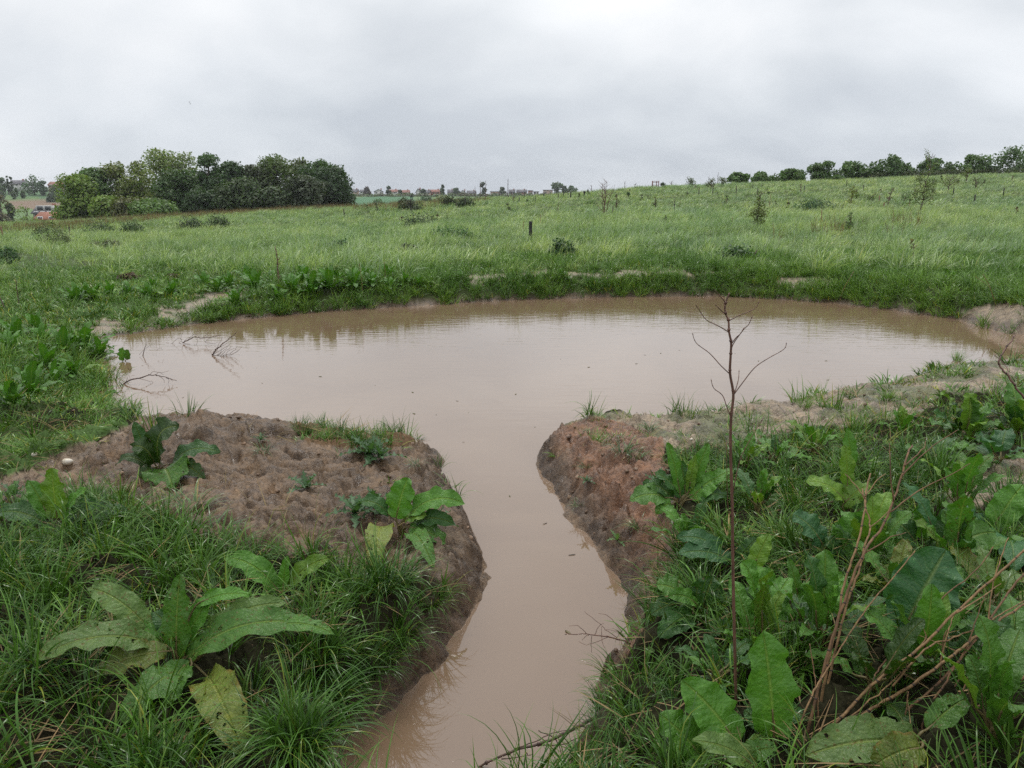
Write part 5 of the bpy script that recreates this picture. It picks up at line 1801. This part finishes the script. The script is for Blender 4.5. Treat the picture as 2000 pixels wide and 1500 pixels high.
for px, py, n, sz, lab in [
        (1480, 1290, 8, .22, 'dock filling the grass between the bare sapling and the big upright leaf'), (1600, 1290, 9, .22, 'dock at the foot of the pale straw stalks'), (1690, 1120, 9, .24, 'dock behind the rust-brown stalk at half height'),
        (1870, 1010, 9, .22, 'dock right above the broad dark clump'),
        (1760, 860, 8, .17, 'dock at the inner edge of the pale flat'), (1480, 1010, 8, .19, 'dock in bright grass behind the blue-green pair'), (1860, 1130, 9, .24, 'dock beside the tip of the huge leaf'),
        
        (1930, 1440, 9, .22, 'dock in the bottom corner under the lowest stalks'), (1350, 1090, 8, .17, 'dock on the lip between the blue-green pair and the crinkled one'), (1795, 1340, 8, .22, 'dock in the middle of the stalk fan')]:
    dock_rosette(px, py, n, sz, lab, ('fresh', 'fresh', 'mid', 'deep', 'lime'), el=(38, 84), holes=.35, width=.30)

# docks along the pond: leaves as one mesh, copied along the shore
def dock_far(name, n, size, tones, el=(8, 74)):
    V, F, C, UV = [], [], [], []
    k = 0
    a0 = rng.uniform(0, 6.28)
    for i in range(n):
        a = a0 + i * 2.39996 + rng.normal(0, .25)
        e = R(el[0] + (el[1] - el[0]) * (i + .5) / n + rng.normal(0, 6))
        L = size * rng.uniform(.7, 1.2)
        out = np.array([math.cos(a), math.sin(a), 0])
        d = out * math.cos(e) + np.array([0, 0, math.sin(e)])
        v, f, c, uv = leaf_geo(d * L * .25, d * L * 1.25 - np.array([0, 0, L * .2 * math.cos(e)]), L * .36, rng.uniform(.05, .2), np.array([0, 0, .85]) - out * .35,
                               tones[rng.integers(len(tones))], 1.0, .12, rng.normal(0, .4), 10, 5)
        V.append(v)
        F.append(f + k)
        C.append(c)
        UV.append(uv)
        k += len(v)
    root = thing(name, (0, 0, 0), 'x', 'dock plant')
    mesh_np('leaves', np.concatenate(V), [np.concatenate(F)], M['dock'], root, np.concatenate(C), np.concatenate(UV), True)
    return root


FARP = [dock_far('dock_plant', 14, s, t) for s, t in ((.27, ('fresh', 'fresh', 'lime', 'mid')), (.25, ('fresh', 'lime', 'mid')), (.28, ('fresh', 'mid', 'fresh')))]
used = set()


def put_dock(px, py, sc, label, group, z=None):
    i = rng.integers(3)
    p = place(px, py)
    if z is not None:
        p = at_z(px, py, z)
    s = sc * rng.uniform(1.0, 1.25)
    if i in used:
        return copy_thing(FARP[i], p, rng.uniform(0, 6.28), s, label, group)
    used.add(i)
    r = FARP[i]
    r.location, r.rotation_euler, r.scale = p, (0, 0, rng.uniform(0, 6.28)), (s,) * 3
    r['label'], r['group'] = label, group
    return r


put_dock(462, 598, 1.25, 'largest dark-centred dock clump on the far bank, nearest the water', 'dock plants on the far bank')
put_dock(545, 590, 1.05, 'dock overhanging the far edge just past the largest clump', 'dock plants on the far bank')
for px, py, sc in [(425, 572, 1.1), (500, 568, 1.1), (570, 572, 1.2), (610, 574, 1.25), (645, 568, 1.1), (690, 562, 1.2), (725, 560, 1.1), (400, 560, .9), (760, 566, .9), (530, 556, .9), (590, 556, 1.0),
                   (450, 562, .9), (715, 548, .9), (660, 552, .9), (755, 548, .9), (790, 556, .8), (485, 552, .9), (820, 560, .7), (1098, 545, .6), (900, 545, .6)]:
    put_dock(px, py, sc, 'dock plant in the leafy row along the far bank of the pond', 'docks in the far bank row')
for px, py, sc in [(150, 592, 1.0), (185, 588, 1.0), (215, 582, .9), (250, 578, 1.0), (290, 582, .9), (335, 578, .8), (170, 578, .8), (345, 566, .7), (300, 565, .7)]:
    put_dock(px, py, sc, 'dock plant scattered on the lawn beyond the bare earth strip', 'docks on the lawn')
for px, py, sc in [(35, 668, .95), (85, 676, .95), (125, 690, .95), (165, 688, 1.0), (195, 700, .8), (75, 655, .8), (20, 690, .9)]:
    put_dock(px, py, sc, 'dock plant in the thick clump at the narrow end of the pond', 'docks at the narrow end of the pond')
for px, py, sc, lab in [(110, 752, .85, 'dock above the grassy shore with leaves over dark gaps'), (145, 738, .85, 'dock closest to the floating twigs on the grassy shore'),
                        (62, 775, .85, 'broad-leaved dock in the shore grass before the mud mound'), (25, 795, .8, 'dock at the picture edge in the shore grass'), (90, 722, .8, 'dock between the thick clump and the grassy shore'),
                        (1852, 552, .9, 'yellow-green dock on the bank above the mud slope'), (1985, 540, .8, 'dock at the picture edge above the mud slope'), (640, 540, .8, 'dock on top of the far bank by the dead stems')]:
    put_dock(px, py, sc, lab, 'dock plants round the pond')
dock_px(241, 706, 'two dock leaves standing up out of the flooded pond edge', [(238, 704, 240, 678, 0, 0, 18, .02, 'fresh'), (250, 702, 248, 682, .02, .02, 13, .02, 'mid')], 'dock plants round the pond')
dock_px(215, 772, 'small tuft of green leaves half drowned near the shore', [(212, 770, 226, 762, 0, 0, 6, .1, 'fresh'), (214, 771, 206, 764, 0, 0, 5, .1, 'mid'), (218, 770, 230, 767, 0, -.02, 5, .1, 'fresh')], 'dock plants round the pond')

# ------------------------------------------------------------------ thistles
def thistle(px, py, size, label, n=9, c=(.036, .078, .028)):
    p = place(px, py)
    root = thing('thistle', p, label, 'thistle', 'thistles on the banks')
    V, F, C = [], [], []
    k = 0
    a0 = rng.uniform(0, 6.28)
    for i in range(n):
        a = a0 + i * 2.4
        e = R(8 + 62 * i / n)
        L = size * rng.uniform(.7, 1.15)
        out = np.array([math.cos(a), math.sin(a), 0.])
        sd = np.array([-math.sin(a), math.cos(a), 0.])
        m = 15
        for j in range(m):
            t = j / (m - 1)
            s = out * L * t * math.cos(e) + np.array([0, 0, L * t * math.sin(e) - .35 * L * t * t * math.cos(e) + .015])
            wv = L * .17 * math.sin(math.pi * min(1, t * .85 + .12)) * (1.35 if j % 2 else .35) * (1 - t * .3)
            cr = .06 * L * (1 if j % 4 == 1 else -.6) * (j % 2)
            V += [s - sd * wv + (0, 0, cr + wv * .4), s, s + sd * wv + (0, 0, wv * .4 - cr)]
            C += [np.array(c) * rng.uniform(.8, 1.3), np.array(c) * 1.9, np.array(c) * rng.uniform(.8, 1.3)]
            if j:
                q = k + 3 * j
                F += [(q - 3, q - 2, q + 1, q), (q - 2, q - 1, q + 2, q + 1)]
        k += 3 * m
    mesh_np('leaves', np.array(V), [np.array(F)], M['leaf'], root, np.array(C), None, False)


thistle(597, 958, .16, 'dark spiny thistle in the middle of the bare mud mound')
thistle(722, 893, .19, 'dark thistle near the top edge of the mud mound', 11)
thistle(745, 905, .16, 'dark thistle touching another at the mound edge')
thistle(695, 1008, .18, 'shaded thistle leaning into the yellowing dock', 11)
thistle(735, 1010, .16, 'dark thistle in the heart of the ditch-edge dock', 10)
thistle(850, 1030, .13, 'small thistle at the very edge of the ditch')
thistle(1568, 856, .13, 'dark thistle standing on the pale flat')
thistle(1600, 850, .09, 'small thistle beside the one on the pale flat')
thistle(1285, 955, .13, 'thistle above the reddish ditch bank')
thistle(30, 975, .14, 'thistle at the picture edge on the mound flank')
thistle(510, 868, .07, 'tiny thistle seedling near the crest of the mound')
thistle(1145, 945, .07, 'small weed on the reddish ditch bank')
thistle(1205, 1070, .08, 'small pale weed low on the reddish ditch bank', 6, (.07, .13, .045))

# ------------------------------------------------------------------ single grass tufts
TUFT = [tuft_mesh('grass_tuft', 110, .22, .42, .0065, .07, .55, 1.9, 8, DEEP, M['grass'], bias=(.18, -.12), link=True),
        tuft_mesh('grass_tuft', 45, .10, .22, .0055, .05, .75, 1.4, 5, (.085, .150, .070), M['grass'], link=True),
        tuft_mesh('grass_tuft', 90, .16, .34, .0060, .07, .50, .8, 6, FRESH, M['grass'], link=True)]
tplaced = [False] * 3


def put_tuft(i, px, py, sc, label, rz=None):
    o = TUFT[i] if not tplaced[i] else TUFT[i].copy()
    if tplaced[i]:
        COL.objects.link(o)
    tplaced[i] = True
    o.location = place(px, py)
    o.rotation_euler = (0, 0, rng.uniform(0, 6.28) if rz is None else rz)
    o.scale = (sc,) * 3
    tag(o, label, 'grass tuft', 'single grass tufts')


put_tuft(0, 750, 1160, .8, 'large glossy grass tuft drooping over the ditch, below the yellowing dock', 0)
put_tuft(0, 620, 1310, .85, 'long grass tuft trailing down the lower ditch side', 0)
put_tuft(0, 640, 1390, .7, 'drooping grass tuft nearest the bottom of the ditch', 0)
for _a, _b, _s, _l in ((790, 1255, .55, 'grass tuft trailing over the undercut side of the ditch'), (735, 1320, .6, 'grass tuft hanging to the water halfway down the ditch'), (665, 1420, .65, 'grass tuft hanging into the ditch near the bottom of the picture'), (840, 1190, .5, 'small grass tuft hanging just below the ditch corner'),
                         (590, 1470, .75, 'grass tuft at the very bottom of the ditch side')):
    put_tuft(0, _a, _b, _s, _l, rng.normal(0, .3))
put_tuft(1, 375, 1000, 1.2, 'grey-green grass tuft in the middle of the mud mound')
put_tuft(1, 420, 1040, 1.1, 'flopped grass tuft at the lower edge of the bare mud')
put_tuft(1, 345, 975, .9, 'small grey-green tuft below the curled dock')
put_tuft(1, 515, 885, .7, 'small pale tuft near the crest of the mound')
put_tuft(2, 595, 852, .55, 'bright upright tuft on the crest of the mound')
put_tuft(2, 640, 858, .42, 'bright tuft beside the upright one on the mound crest')
put_tuft(1, 700, 862, .6, 'low spreading tuft towards the end of the mound')
put_tuft(1, 815, 860, .6, 'small tuft at the tip of the mound')
put_tuft(1, 812, 915, .6, 'small bright tuft just below the tip of the mound')
put_tuft(2, 1840, 930, .95, 'big fan-shaped grass tuft beside the large dock clump')
put_tuft(2, 1385, 985, .9, 'bright upright grass clump behind the bare sapling')
put_tuft(0, 1530, 1090, .8, 'arching dark grass tuft between the docks', 1.0)
put_tuft(1, 1215, 890, 1.0, 'dark grass cushion on the brow of the reddish bank')
put_tuft(1, 1240, 893, .9, 'second dark grass cushion on the brow of the reddish bank')
put_tuft(1, 1270, 840, .8, 'blue-green grass cushion on the pale flat')
put_tuft(1, 1250, 1040, .7, 'star-shaped yellowish tuft on the reddish bank')
put_tuft(1, 1145, 920, .6, 'small hanging tuft on the reddish bank face')
put_tuft(1, 1130, 990, .5, 'tiny tuft low on the reddish bank face')
put_tuft(2, 1572, 800, .55, 'neat dark green tussock on the pale flat')
put_tuft(2, 1735, 778, .45, 'small round tussock further along the pale flat')
put_tuft(2, 1870, 705, .7, 'spiky tuft standing out against the water')
put_tuft(1, 1150, 850, .5, 'tiny tuft on the tip of the flat above the ditch mouth')

# ------------------------------------------------------------------ twigs, branches, stalks
def bits(g, path, r, every=3, mi=0, s=1.7):
    for q in path[1:-1:every]:
        g.tube([q - (0, 0, r * 1.3), q, q + (0, 0, r * 1.3)], [r * .7, r * s, r * .7], 5, mi=mi)


def px_twig(name, label, cat, main, subs, Y, r0, mat, jitter=.0, zmin=None, knots=False, dy=0.05, thick_end=.4):
    """twig drawn through pixels of the photograph at distance Y (metres); sub-twigs swing a little in depth"""
    p = at_y(main[0][0], main[0][1], Y)
    root = thing(name, p, label, cat)
    P = [at_y(a, b, Y + (c[0] if c else 0)) - p for a, b, *c in main]
    pth = smooth_path(P, 5, jitter)
    g = Geo().tube(pth, np.linspace(r0, r0 * thick_end, len(pth)), 7)
    if knots:
        bits(g, pth, r0 * .75, 5, 0, 1.35)
    g.build('stem', M[mat], root)
    for s in subs:
        d1 = rng.uniform(-dy, dy)
        n = len(s)
        P = [at_y(a, b, Y + d1 * i / max(n - 1, 1)) - p for i, (a, b) in enumerate(s)]
        if zmin is not None:
            for q in P:
                q[2] = max(q[2], zmin - p[2])
        pth = smooth_path(P, 4, jitter)
        g = Geo().tube(pth, np.linspace(r0 * .32, r0 * .16, len(pth)), 5)
        bits(g, pth, r0 * .22, 2)
        g.build('side_twig', M[mat], root)
    return root


Z7 = lambda pts: [(1300 + a / 5, 550 + b / 5) for a, b in pts]
px_twig('bare_sapling', 'bare reddish sapling stem standing in front of the pond with a few curved twigs', 'sapling',
        [(1439, 1425), (1436, 1300), (1432, 1130), (1430, 980), (1427, 880)] + Z7([(640, 1330), (662, 1105), (630, 900), (635, 730), (640, 600), (620, 490), (615, 385), (590, 320), (580, 230), (625, 110)]),
        [Z7(s) for s in ([(640, 1330), (600, 1230), (555, 1110), (470, 1040), (443, 950)], [(665, 1105), (750, 990), (870, 840), (1000, 750), (1155, 660), (1180, 595)], [(672, 1090), (710, 960), (718, 860)],
                         [(625, 900), (540, 820), (430, 700), (300, 600), (262, 500)], [(637, 730), (655, 620), (760, 470), (810, 420), (850, 330)], [(645, 605), (690, 545), (730, 510), (765, 450)],
                         [(620, 495), (520, 435), (400, 375), (330, 280), (295, 225)], [(618, 383), (720, 330), (870, 265), (910, 190)], [(590, 325), (520, 260), (480, 220)], [(580, 200), (540, 150), (480, 80)])]
        + [[(1428, 1010), (1421, 980), (1419, 860)], [(1430, 970), (1445, 900), (1470, 850), (1492, 815)]], 2.12, .0050, 'red_twig', knots=True, dy=.06, thick_end=.42)
Z4 = lambda pts: [(900 + a / 4.286, 1150 + b / 4.286) for a, b in pts]
p0 = at_z(1185, 1393, .22)
px_twig('fallen_branch', 'dark fallen branch reaching from the bank over the ditch water', 'branch',
        Z4([(1330, 990), (1220, 1040), (1060, 1110), (930, 1180), (700, 1285), (450, 1355), (250, 1440), (110, 1515), (0, 1590)]),
        [Z4(s) for s in ([(660, 1310), (850, 1300), (1000, 1240), (1200, 1150)], [(450, 1340), (620, 1280), (760, 1210), (925, 1180)], [(650, 1185), (780, 1250), (830, 1330), (840, 1410)], [(1010, 1150), (1080, 1160), (1150, 1165)], [(340, 1425), (480, 1412), (600, 1385)], [(960, 1250), (955, 1300)], [(540, 1360), (560, 1390)])],
        p0[1], .0078, 'twig', .001, .01, True, .03)
px_twig('overhanging_twig', 'forked reddish twig hanging out over the ditch from the bank', 'branch',
        Z4([(1600, 540), (1520, 500), (1380, 440), (1240, 405), (1180, 395), (1050, 380), (870, 382)]),
        [Z4(s) for s in ([(1075, 388), (1045, 400), (1015, 432)], [(1050, 375), (980, 310), (905, 312)], [(1095, 395), (1092, 460), (1098, 535)], [(1180, 395), (1182, 440), (1205, 495)], [(1230, 405), (1150, 440), (1050, 470), (985, 440)],
                         [(1310, 410), (1210, 340), (1160, 290), (1035, 190)], [(1120, 385), (1160, 310), (1195, 290)], [(1350, 370), (1280, 350), (1210, 340)], [(1350, 360), (1240, 230), (1150, 203)], [(1400, 450), (1300, 550), (1257, 650)], [(1180, 390), (1175, 300)])],
        at_z(1255, 1267, .2)[1], .0042, 'red_twig', .001, .005, False, .05)
Z6 = lambda pts: [(180 + a / 5.88, 620 + b / 5.88) for a, b in pts]
px_twig('floating_twig', 'arched twig with clustered buds lying on the pond water', 'branch', Z6([(360, 762), (450, 715), (560, 690), (640, 665), (720, 662), (850, 690), (970, 728)]),
        [Z6(s) for s in ([(660, 665), (700, 625), (780, 635), (880, 612)], [(540, 700), (640, 728), (705, 740)], [(770, 675), (820, 710), (835, 750)], [(850, 690), (885, 720), (880, 755)], [(900, 700), (920, 735)], [(720, 660), (770, 630), (820, 655)], [(390, 740), (410, 680)])],
        at_z(241, 750, 0)[1], .008, 'twig', .003, 0, True, .10)
px_twig('drowned_twig', 'bushy drowned twig with many thin branches rising from the pond', 'branch', Z6([(1380, 432), (1420, 370), (1480, 320), (1580, 240), (1660, 175)]),
        [Z6(s) for s in ([(1385, 430), (1480, 330), (1570, 290), (1600, 250)], [(1400, 420), (1520, 350), (1590, 300)], [(1385, 432), (1440, 460), (1500, 470), (1580, 430), (1650, 400), (1720, 340)], [(1480, 465), (1540, 380), (1610, 330)], [(1440, 455), (1500, 390), (1560, 330)],
                         [(1500, 460), (1600, 420), (1690, 380)], [(1580, 420), (1640, 370), (1660, 340)], [(1420, 380), (1460, 300), (1500, 220)], [(1430, 430), (1470, 410), (1490, 340)], [(1540, 440), (1560, 390), (1640, 350)])],
        at_z(415, 694, 0)[1], .009, 'twig', .004, 0, True, .25)
px_twig('drowned_twig', 'tangled drowned twig lying low in the water near the far edge', 'branch', Z6([(1040, 292), (1100, 260), (1180, 225), (1260, 238), (1400, 215), (1480, 200)]),
        [Z6(s) for s in ([(1040, 292), (1020, 240), (1045, 170)], [(1050, 295), (1120, 320), (1195, 325), (1210, 270), (1180, 225)], [(1100, 260), (1170, 195), (1240, 235)], [(1260, 238), (1320, 190), (1340, 170)], [(1290, 280), (1350, 240), (1400, 220)], [(1300, 285), (1390, 300), (1440, 290)],
                         [(1030, 340), (1000, 355), (965, 378)], [(1035, 250), (985, 245), (900, 320), (850, 350)], [(1060, 275), (1090, 240), (1165, 225)], [(1180, 330), (1185, 380)])],
        at_z(357, 672, 0)[1], .008, 'twig', .004, 0, True, .25)
px_twig('drowned_twig', 'small V-shaped twig poking out of the pond', 'branch', Z6([(578, 445), (600, 370), (625, 290)]), [Z6([(540, 430), (600, 365), (690, 305)]), Z6([(740, 385), (780, 350), (815, 380)])], at_z(278, 695, 0)[1], .006, 'twig', .003, 0, False, .1)
px_twig('drowned_twig', 'dark submerged twig with buds beside the grassy shore', 'branch', Z6([(150, 625), (230, 620), (275, 590), (280, 575)]), [Z6([(270, 620), (300, 590), (315, 570)]), Z6([(440, 600), (490, 603)]), Z6([(415, 610), (420, 570)])], at_z(220, 728, 0)[1], .006, 'twig', .003, 0, True, .1)


def stalk(label, pts, Y0, Y1, r, mat, subs=(), group='dry stalks leaning over the docks'):
    r *= .66
    p = at_y(pts[0][0], pts[0][1], Y0)
    root = thing('dry_stalk', p, label, 'dry stalk', group)
    n = len(pts)
    P = [at_y(a, b, Y0 + (Y1 - Y0) * i / (n - 1)) - p for i, (a, b) in enumerate(pts)]
    d0 = (P[0] - P[1]) / np.linalg.norm(P[0] - P[1])
    P = [P[0] + d0 * .12 - np.array([0, 0, .08])] + P
    pth = smooth_path(P, 6, .0012)
    g = Geo().tube(pth, np.linspace(r, r * .6, len(pth)), 7)
    for q, rr in list(zip(pth, np.linspace(r, r * .6, len(pth))))[3:-1:4]:
        g.tube([q - (0, 0, rr), q, q + (0, 0, rr)], [rr * .9, rr * 1.3, rr * .9], 6, mi=1)
    g.build('stem', None, root, True, [M[mat], M['node']])
    for s in subs:
        i0 = (Y0 + Y1) / 2
        P = [at_y(a, b, i0 + .04 * i) - p for i, (a, b) in enumerate(s)]
        pt = smooth_path(P, 4, .001)
        Geo().tube(pt, np.linspace(r * .5, r * .22, len(pt)), 5).build('side_twig', M[mat], root)


Z55 = lambda *pts: [(1550 + a / 3.333, 1050 + b / 3.333) for a, b in pts]
stalk('tall rust-brown stalk rising in a gentle curve, branching near the top', [(1562, 1495), (1600, 1340), (1640, 1200), (1690, 1075), (1722, 1030), (1752, 960), (1772, 890), (1782, 870)], 1.98, 2.6, .0075, 'stalk_brown',
      [[(1740, 1000), (1790, 960), (1850, 930), (1895, 905)], [(1766, 910), (1800, 880), (1808, 862)], [(1690, 1080), (1740, 1050), (1770, 1040)], [(1762, 930), (1810, 880), (1870, 840)], [(1745, 980), (1738, 900), (1736, 865)]])
stalk('pale straw stalk beside the tall rust-brown one, forked at the top', [(1612, 1320), (1638, 1200), (1652, 1130), (1676, 1060), (1688, 1000), (1692, 960), (1700, 925)], 2.1, 2.5, .0065, 'straw', [[(1690, 975), (1668, 945), (1650, 925)], [(1690, 970), (1712, 940), (1730, 925)]])
stalk('pale straw stalk just inside the forked one', [(1618, 1330), (1648, 1200), (1676, 1120), (1690, 1062), (1700, 1030), (1690, 985), (1684, 955)], 2.12, 2.5, .006, 'straw', [[(1698, 1030), (1725, 1010), (1742, 985)]])
stalk('thin bleached stalk with a broken tip leaning across the huge leaf', Z55((100, 1070), (200, 890), (330, 680), (480, 460), (640, 270), (790, 85)), 2.0, 2.35, .0045, 'straw')
stalk('longest tan stalk of the fan, reaching the picture edge highest', Z55((150, 1330), (330, 1150), (500, 970), (820, 720), (1040, 500), (1300, 270), (1560, 30)), 1.98, 2.3, .0082, 'straw', [Z55((820, 720), (860, 650), (840, 580)), Z55((1060, 490), (1200, 400), (1350, 300)), Z55((1300, 280), (1350, 130), (1400, 0))])
stalk('thick speckled tan stalk in the middle of the fan', Z55((350, 1270), (520, 1110), (740, 980), (950, 830), (1120, 700), (1260, 590), (1400, 500), (1560, 400)), 2.0, 2.25, .0085, 'straw', [Z55((950, 830), (1000, 640), (1020, 560), (1060, 480)), Z55((1260, 570), (1280, 400), (1310, 250))])
stalk('dark brown stalk starting low and crossing under the fan', Z55((490, 1390), (700, 1160), (930, 960), (1110, 760), (1260, 560), (1400, 360), (1560, 170)), 1.97, 2.3, .0072, 'stalk_brown', [Z55((950, 940), (980, 640), (1010, 600)), Z55((1110, 740), (1180, 560), (1250, 360))])
stalk('thin side stalk running beside the longest tan one', Z55((240, 1280), (500, 1060), (620, 960), (740, 840), (820, 760)), 2.0, 2.15, .004, 'straw')
stalk('thin brown stalk arching up behind the fan', Z55((510, 950), (560, 850), (740, 630), (860, 500), (1010, 360), (1200, 200), (1300, 60)), 2.15, 2.4, .0042, 'stalk_brown')
stalk('lower pale stalk of the fan', Z55((860, 1260), (990, 1160), (1190, 1020), (1320, 930), (1560, 870)), 1.98, 2.15, .0072, 'straw', [Z55((1310, 930), (1340, 890), (1500, 800))])
stalk('thick brown-grey stalk at the lower picture edge', Z55((1150, 1160), (1250, 1080), (1400, 980), (1600, 830)), 1.98, 2.1, .0095, 'stalk_brown')
stalk('upright dark stalk crossing the fan from below', Z55((790, 1500), (830, 1280), (870, 1120), (980, 960), (1060, 820)), 1.94, 2.05, .0065, 'stalk_brown')
stalk('thin upright stalk at the bottom of the fan', Z55((705, 1500), (715, 1300), (730, 1150), (745, 1000)), 1.94, 2.0, .004, 'stalk_brown')
stalk('brown stalk rising through the lower weeds of the fan', Z55((975, 1500), (985, 1380), (1010, 1200), (1090, 1010), (1150, 880)), 1.94, 2.05, .005, 'stalk_brown')
stalk('tan stub in the very corner of the picture', Z55((1390, 1500), (1440, 1420), (1530, 1360)), 1.94, 2.0, .008, 'straw')
stalk('thin stalk running nearly flat across the fan', Z55((850, 730), (1010, 660), (1200, 590), (1350, 500), (1560, 380)), 2.12, 2.3, .0045, 'straw')
stalk('fine brown stalk between the fan and the low pale stalk', Z55((760, 1290), (950, 1090), (1100, 900), (1300, 700), (1560, 600)), 2.02, 2.25, .005, 'stalk_brown')
stalk('thin dry stem beside the foot of the tall rust-brown stalk', Z55((165, 1230), (150, 1000), (130, 850), (105, 690)), 2.02, 2.15, .0035, 'stalk_brown')
stalk('dark twig cutting the picture corner beside the pale flat', [(2030, 810), (1995, 770), (1970, 735), (1950, 708), (1965, 680), (1982, 655)], 2.4, 2.5, .006, 'red_twig', [[(1970, 735), (1965, 715), (1940, 690)]], 'twigs at the picture edge')
for lab, pts in [('dead reddish dock stem on the far bank beside the leafy row', [(752, 560), (752, 530), (750, 512)]), ('second dead dock stem on the far bank, slightly bent', [(710, 580), (706, 545), (702, 515)]),
                 ('straw-coloured dead stem on the bank above the mud slope', [(1945, 600), (1935, 565), (1920, 535)]), ('straw stem leaning the other way above the mud slope', [(1935, 570), (1925, 555), (1905, 540)]),
                 ('thin pale reed at the far pond edge', [(1640, 588), (1650, 560), (1668, 530)])]:
    p = place(*pts[0])
    stalk(lab, pts, p[1], p[1] + .05, .009, 'straw' if 'straw' in lab or 'pale' in lab else 'stalk_brown', (), 'dead stems round the pond')

# ------------------------------------------------------------------ stones, clods, birds
def stone(px, py, r, label):
    p = place(px, py)
    n, m = 9, 6
    V = []
    for i in range(m + 1):
        for j in range(n):
            th, ph = math.pi * i / m, 2 * math.pi * j / n
            q = np.array([math.sin(th) * math.cos(ph), math.sin(th) * math.sin(ph) * .8, math.cos(th) * .7])
            V.append(q * r * (1 + .25 * (vnoise(q[0] * 2 + px, q[1] * 2 + q[2] * 1.5, 3) - .5) * 2))
    F = [(i * n + j, (i + 1) * n + j, (i + 1) * n + (j + 1) % n, i * n + (j + 1) % n) for i in range(m) for j in range(n)]
    o = mesh_np('stone', np.array(V), [np.array(F)], M['stone'])
    o.location = p + np.array([0, 0, r * .35])
    tag(o, label, 'stone', 'pale stones on the mud')


stone(134, 917, .034, 'larger cream stone with a brown stain on the mud flank')
stone(69, 897, .020, 'small white stone further up the mud flank')
stone(1350, 862, .012, 'white pebble on the pale flat')

cl = []
for i in range(5):
    n, m = 7, 5
    V = []
    for a in range(m + 1):
        for j in range(n):
            th, ph = math.pi * a / m, 2 * math.pi * j / n
            q = np.array([math.sin(th) * math.cos(ph), math.sin(th) * math.sin(ph), math.cos(th) * .6])
            V.append(q * (1 + .75 * (vnoise(q[0] * 1.9 + i * 7, q[1] * 1.9 + q[2] * 1.7, 13) - .5)))
    F = [(a * n + j, (a + 1) * n + j, (a + 1) * n + (j + 1) % n, a * n + (j + 1) % n) for a in range(m) for j in range(n)]
    tint = np.array((.185, .122, .080)) * rng.uniform(.75, 1.25)
    cl.append(mesh_np('clod', np.array(V), [np.array(F)], M['ground'], None, np.broadcast_to(tint, (len(V), 3)), None, True, extra={'mud': np.ones(len(V))}, link=False))
make_set('clods', cl)


def keep_clod(x, y, z, d, px, py, mud, flat):
    return (d > .0) * np.where(mud > 0, .25 + .75 * smooth(.45, .6, fbm(x * 4, y * 4, 3, 77)), np.where(flat > 0, .12, .05)) * np.where(mud + flat > 0, 1, (y < 7))


P, _ = grow(11000, 2.2, 8.5, keep_clod, .8)
scatter('mud_clods', 'small clods and crumbs of wet brown mud', P, 'clods', rng.uniform(0, 1, len(P)) ** 4 * .017 + .003, .4, cat='mud')

fl = []
for i in range(4):
    a = np.array([(-1, -.2, 0), (-.3, -.45, .02), (.7, -.3, 0), (1, .1, .03), (.2, .4, .01), (-.7, .3, 0)]) * (1, .3 + .5 * (i % 2), 1)
    V = np.concatenate([a, a - (0, 0, .1)])
    F = [(j, (j + 1) % 6, (j + 1) % 6 + 6, j + 6) for j in range(6)] + [(0, 1, 2, 3), (0, 3, 4, 5)]
    fl.append(mesh_np('fleck', V, [np.array(F)], M['leaf'], None, np.broadcast_to(((.09, .06, .03), (.20, .17, .09), (.06, .05, .03), (.12, .13, .04))[i], (12, 3)), None, False, link=False))
make_set('flecks', fl)
x, y = sample_wedge(1500, 2.2, 16, .7, .8)
d = shore_dist(x, y)
k = (d < -.03) & (rng.uniform(0, 1, len(x)) < .10 + .8 * np.exp(d * 5))
scatter('floating_flecks', 'tiny bits of leaf and straw floating on the brown water', np.stack([x[k], y[k], np.full(k.sum(), .004)], -1), 'flecks', rng.uniform(.006, .022, k.sum()), .05, cat='debris')

for px, py, lab in ((370.0, 199.5, 'tiny dark bird far up in the clouds, upper of two'), (371.8, 203, 'tiny dark bird far up in the clouds, lower of two')):
    p = at_y(px, py, 80)
    root = thing('bird', p, lab, 'bird', 'birds in the sky')
    root.scale = (.34,) * 3
    g = Geo()
    g.tube([(-.22, 0, 0), (-.1, 0, .01), (.05, 0, .0), (.16, 0, .02), (.24, 0, .03)], [.015, .05, .06, .035, .008], 7)
    for s in (-1, 1):
        V = [(-.06, 0, .02), (.08, 0, .03), (.05, s * .2, .11), (-.05, s * .2, .10), (.0, s * .42, .05), (-.06, s * .40, .045)]
        V2 = [(a, b, c - .012) for a, b, c in V]
        g.add(V + V2, [(0, 1, 2, 3), (3, 2, 4, 5), (6, 9, 8, 7), (9, 11, 10, 8), (1, 7, 8, 2), (2, 8, 10, 4), (4, 10, 11, 5), (5, 11, 9, 3), (3, 9, 6, 0)])
    g.build('body', M['black'], root)

# ------------------------------------------------------------------ damp air over the valley
hz = Geo().box((-1000, -40, -25), (1000, 1000, 19)).build('haze', None, None, False)
tag(hz, 'thin grey rain haze hanging over the meadow and valley', 'haze', kind='stuff')
hm = bpy.data.materials.new('damp_air')
hm.use_nodes = True
hn = hm.node_tree
hn.nodes.clear()
ho = _n(hn, 'ShaderNodeOutputMaterial')
hv = _n(hn, 'ShaderNodeVolumePrincipled')
hv.inputs['Color'].default_value = (.93, .95, 1.0, 1)
hv.inputs['Density'].default_value = 0.00016
hv.inputs['Anisotropy'].default_value = 0.2
hn.links.new(hv.outputs[0], ho.inputs['Volume'])
hz.data.materials.append(hm)
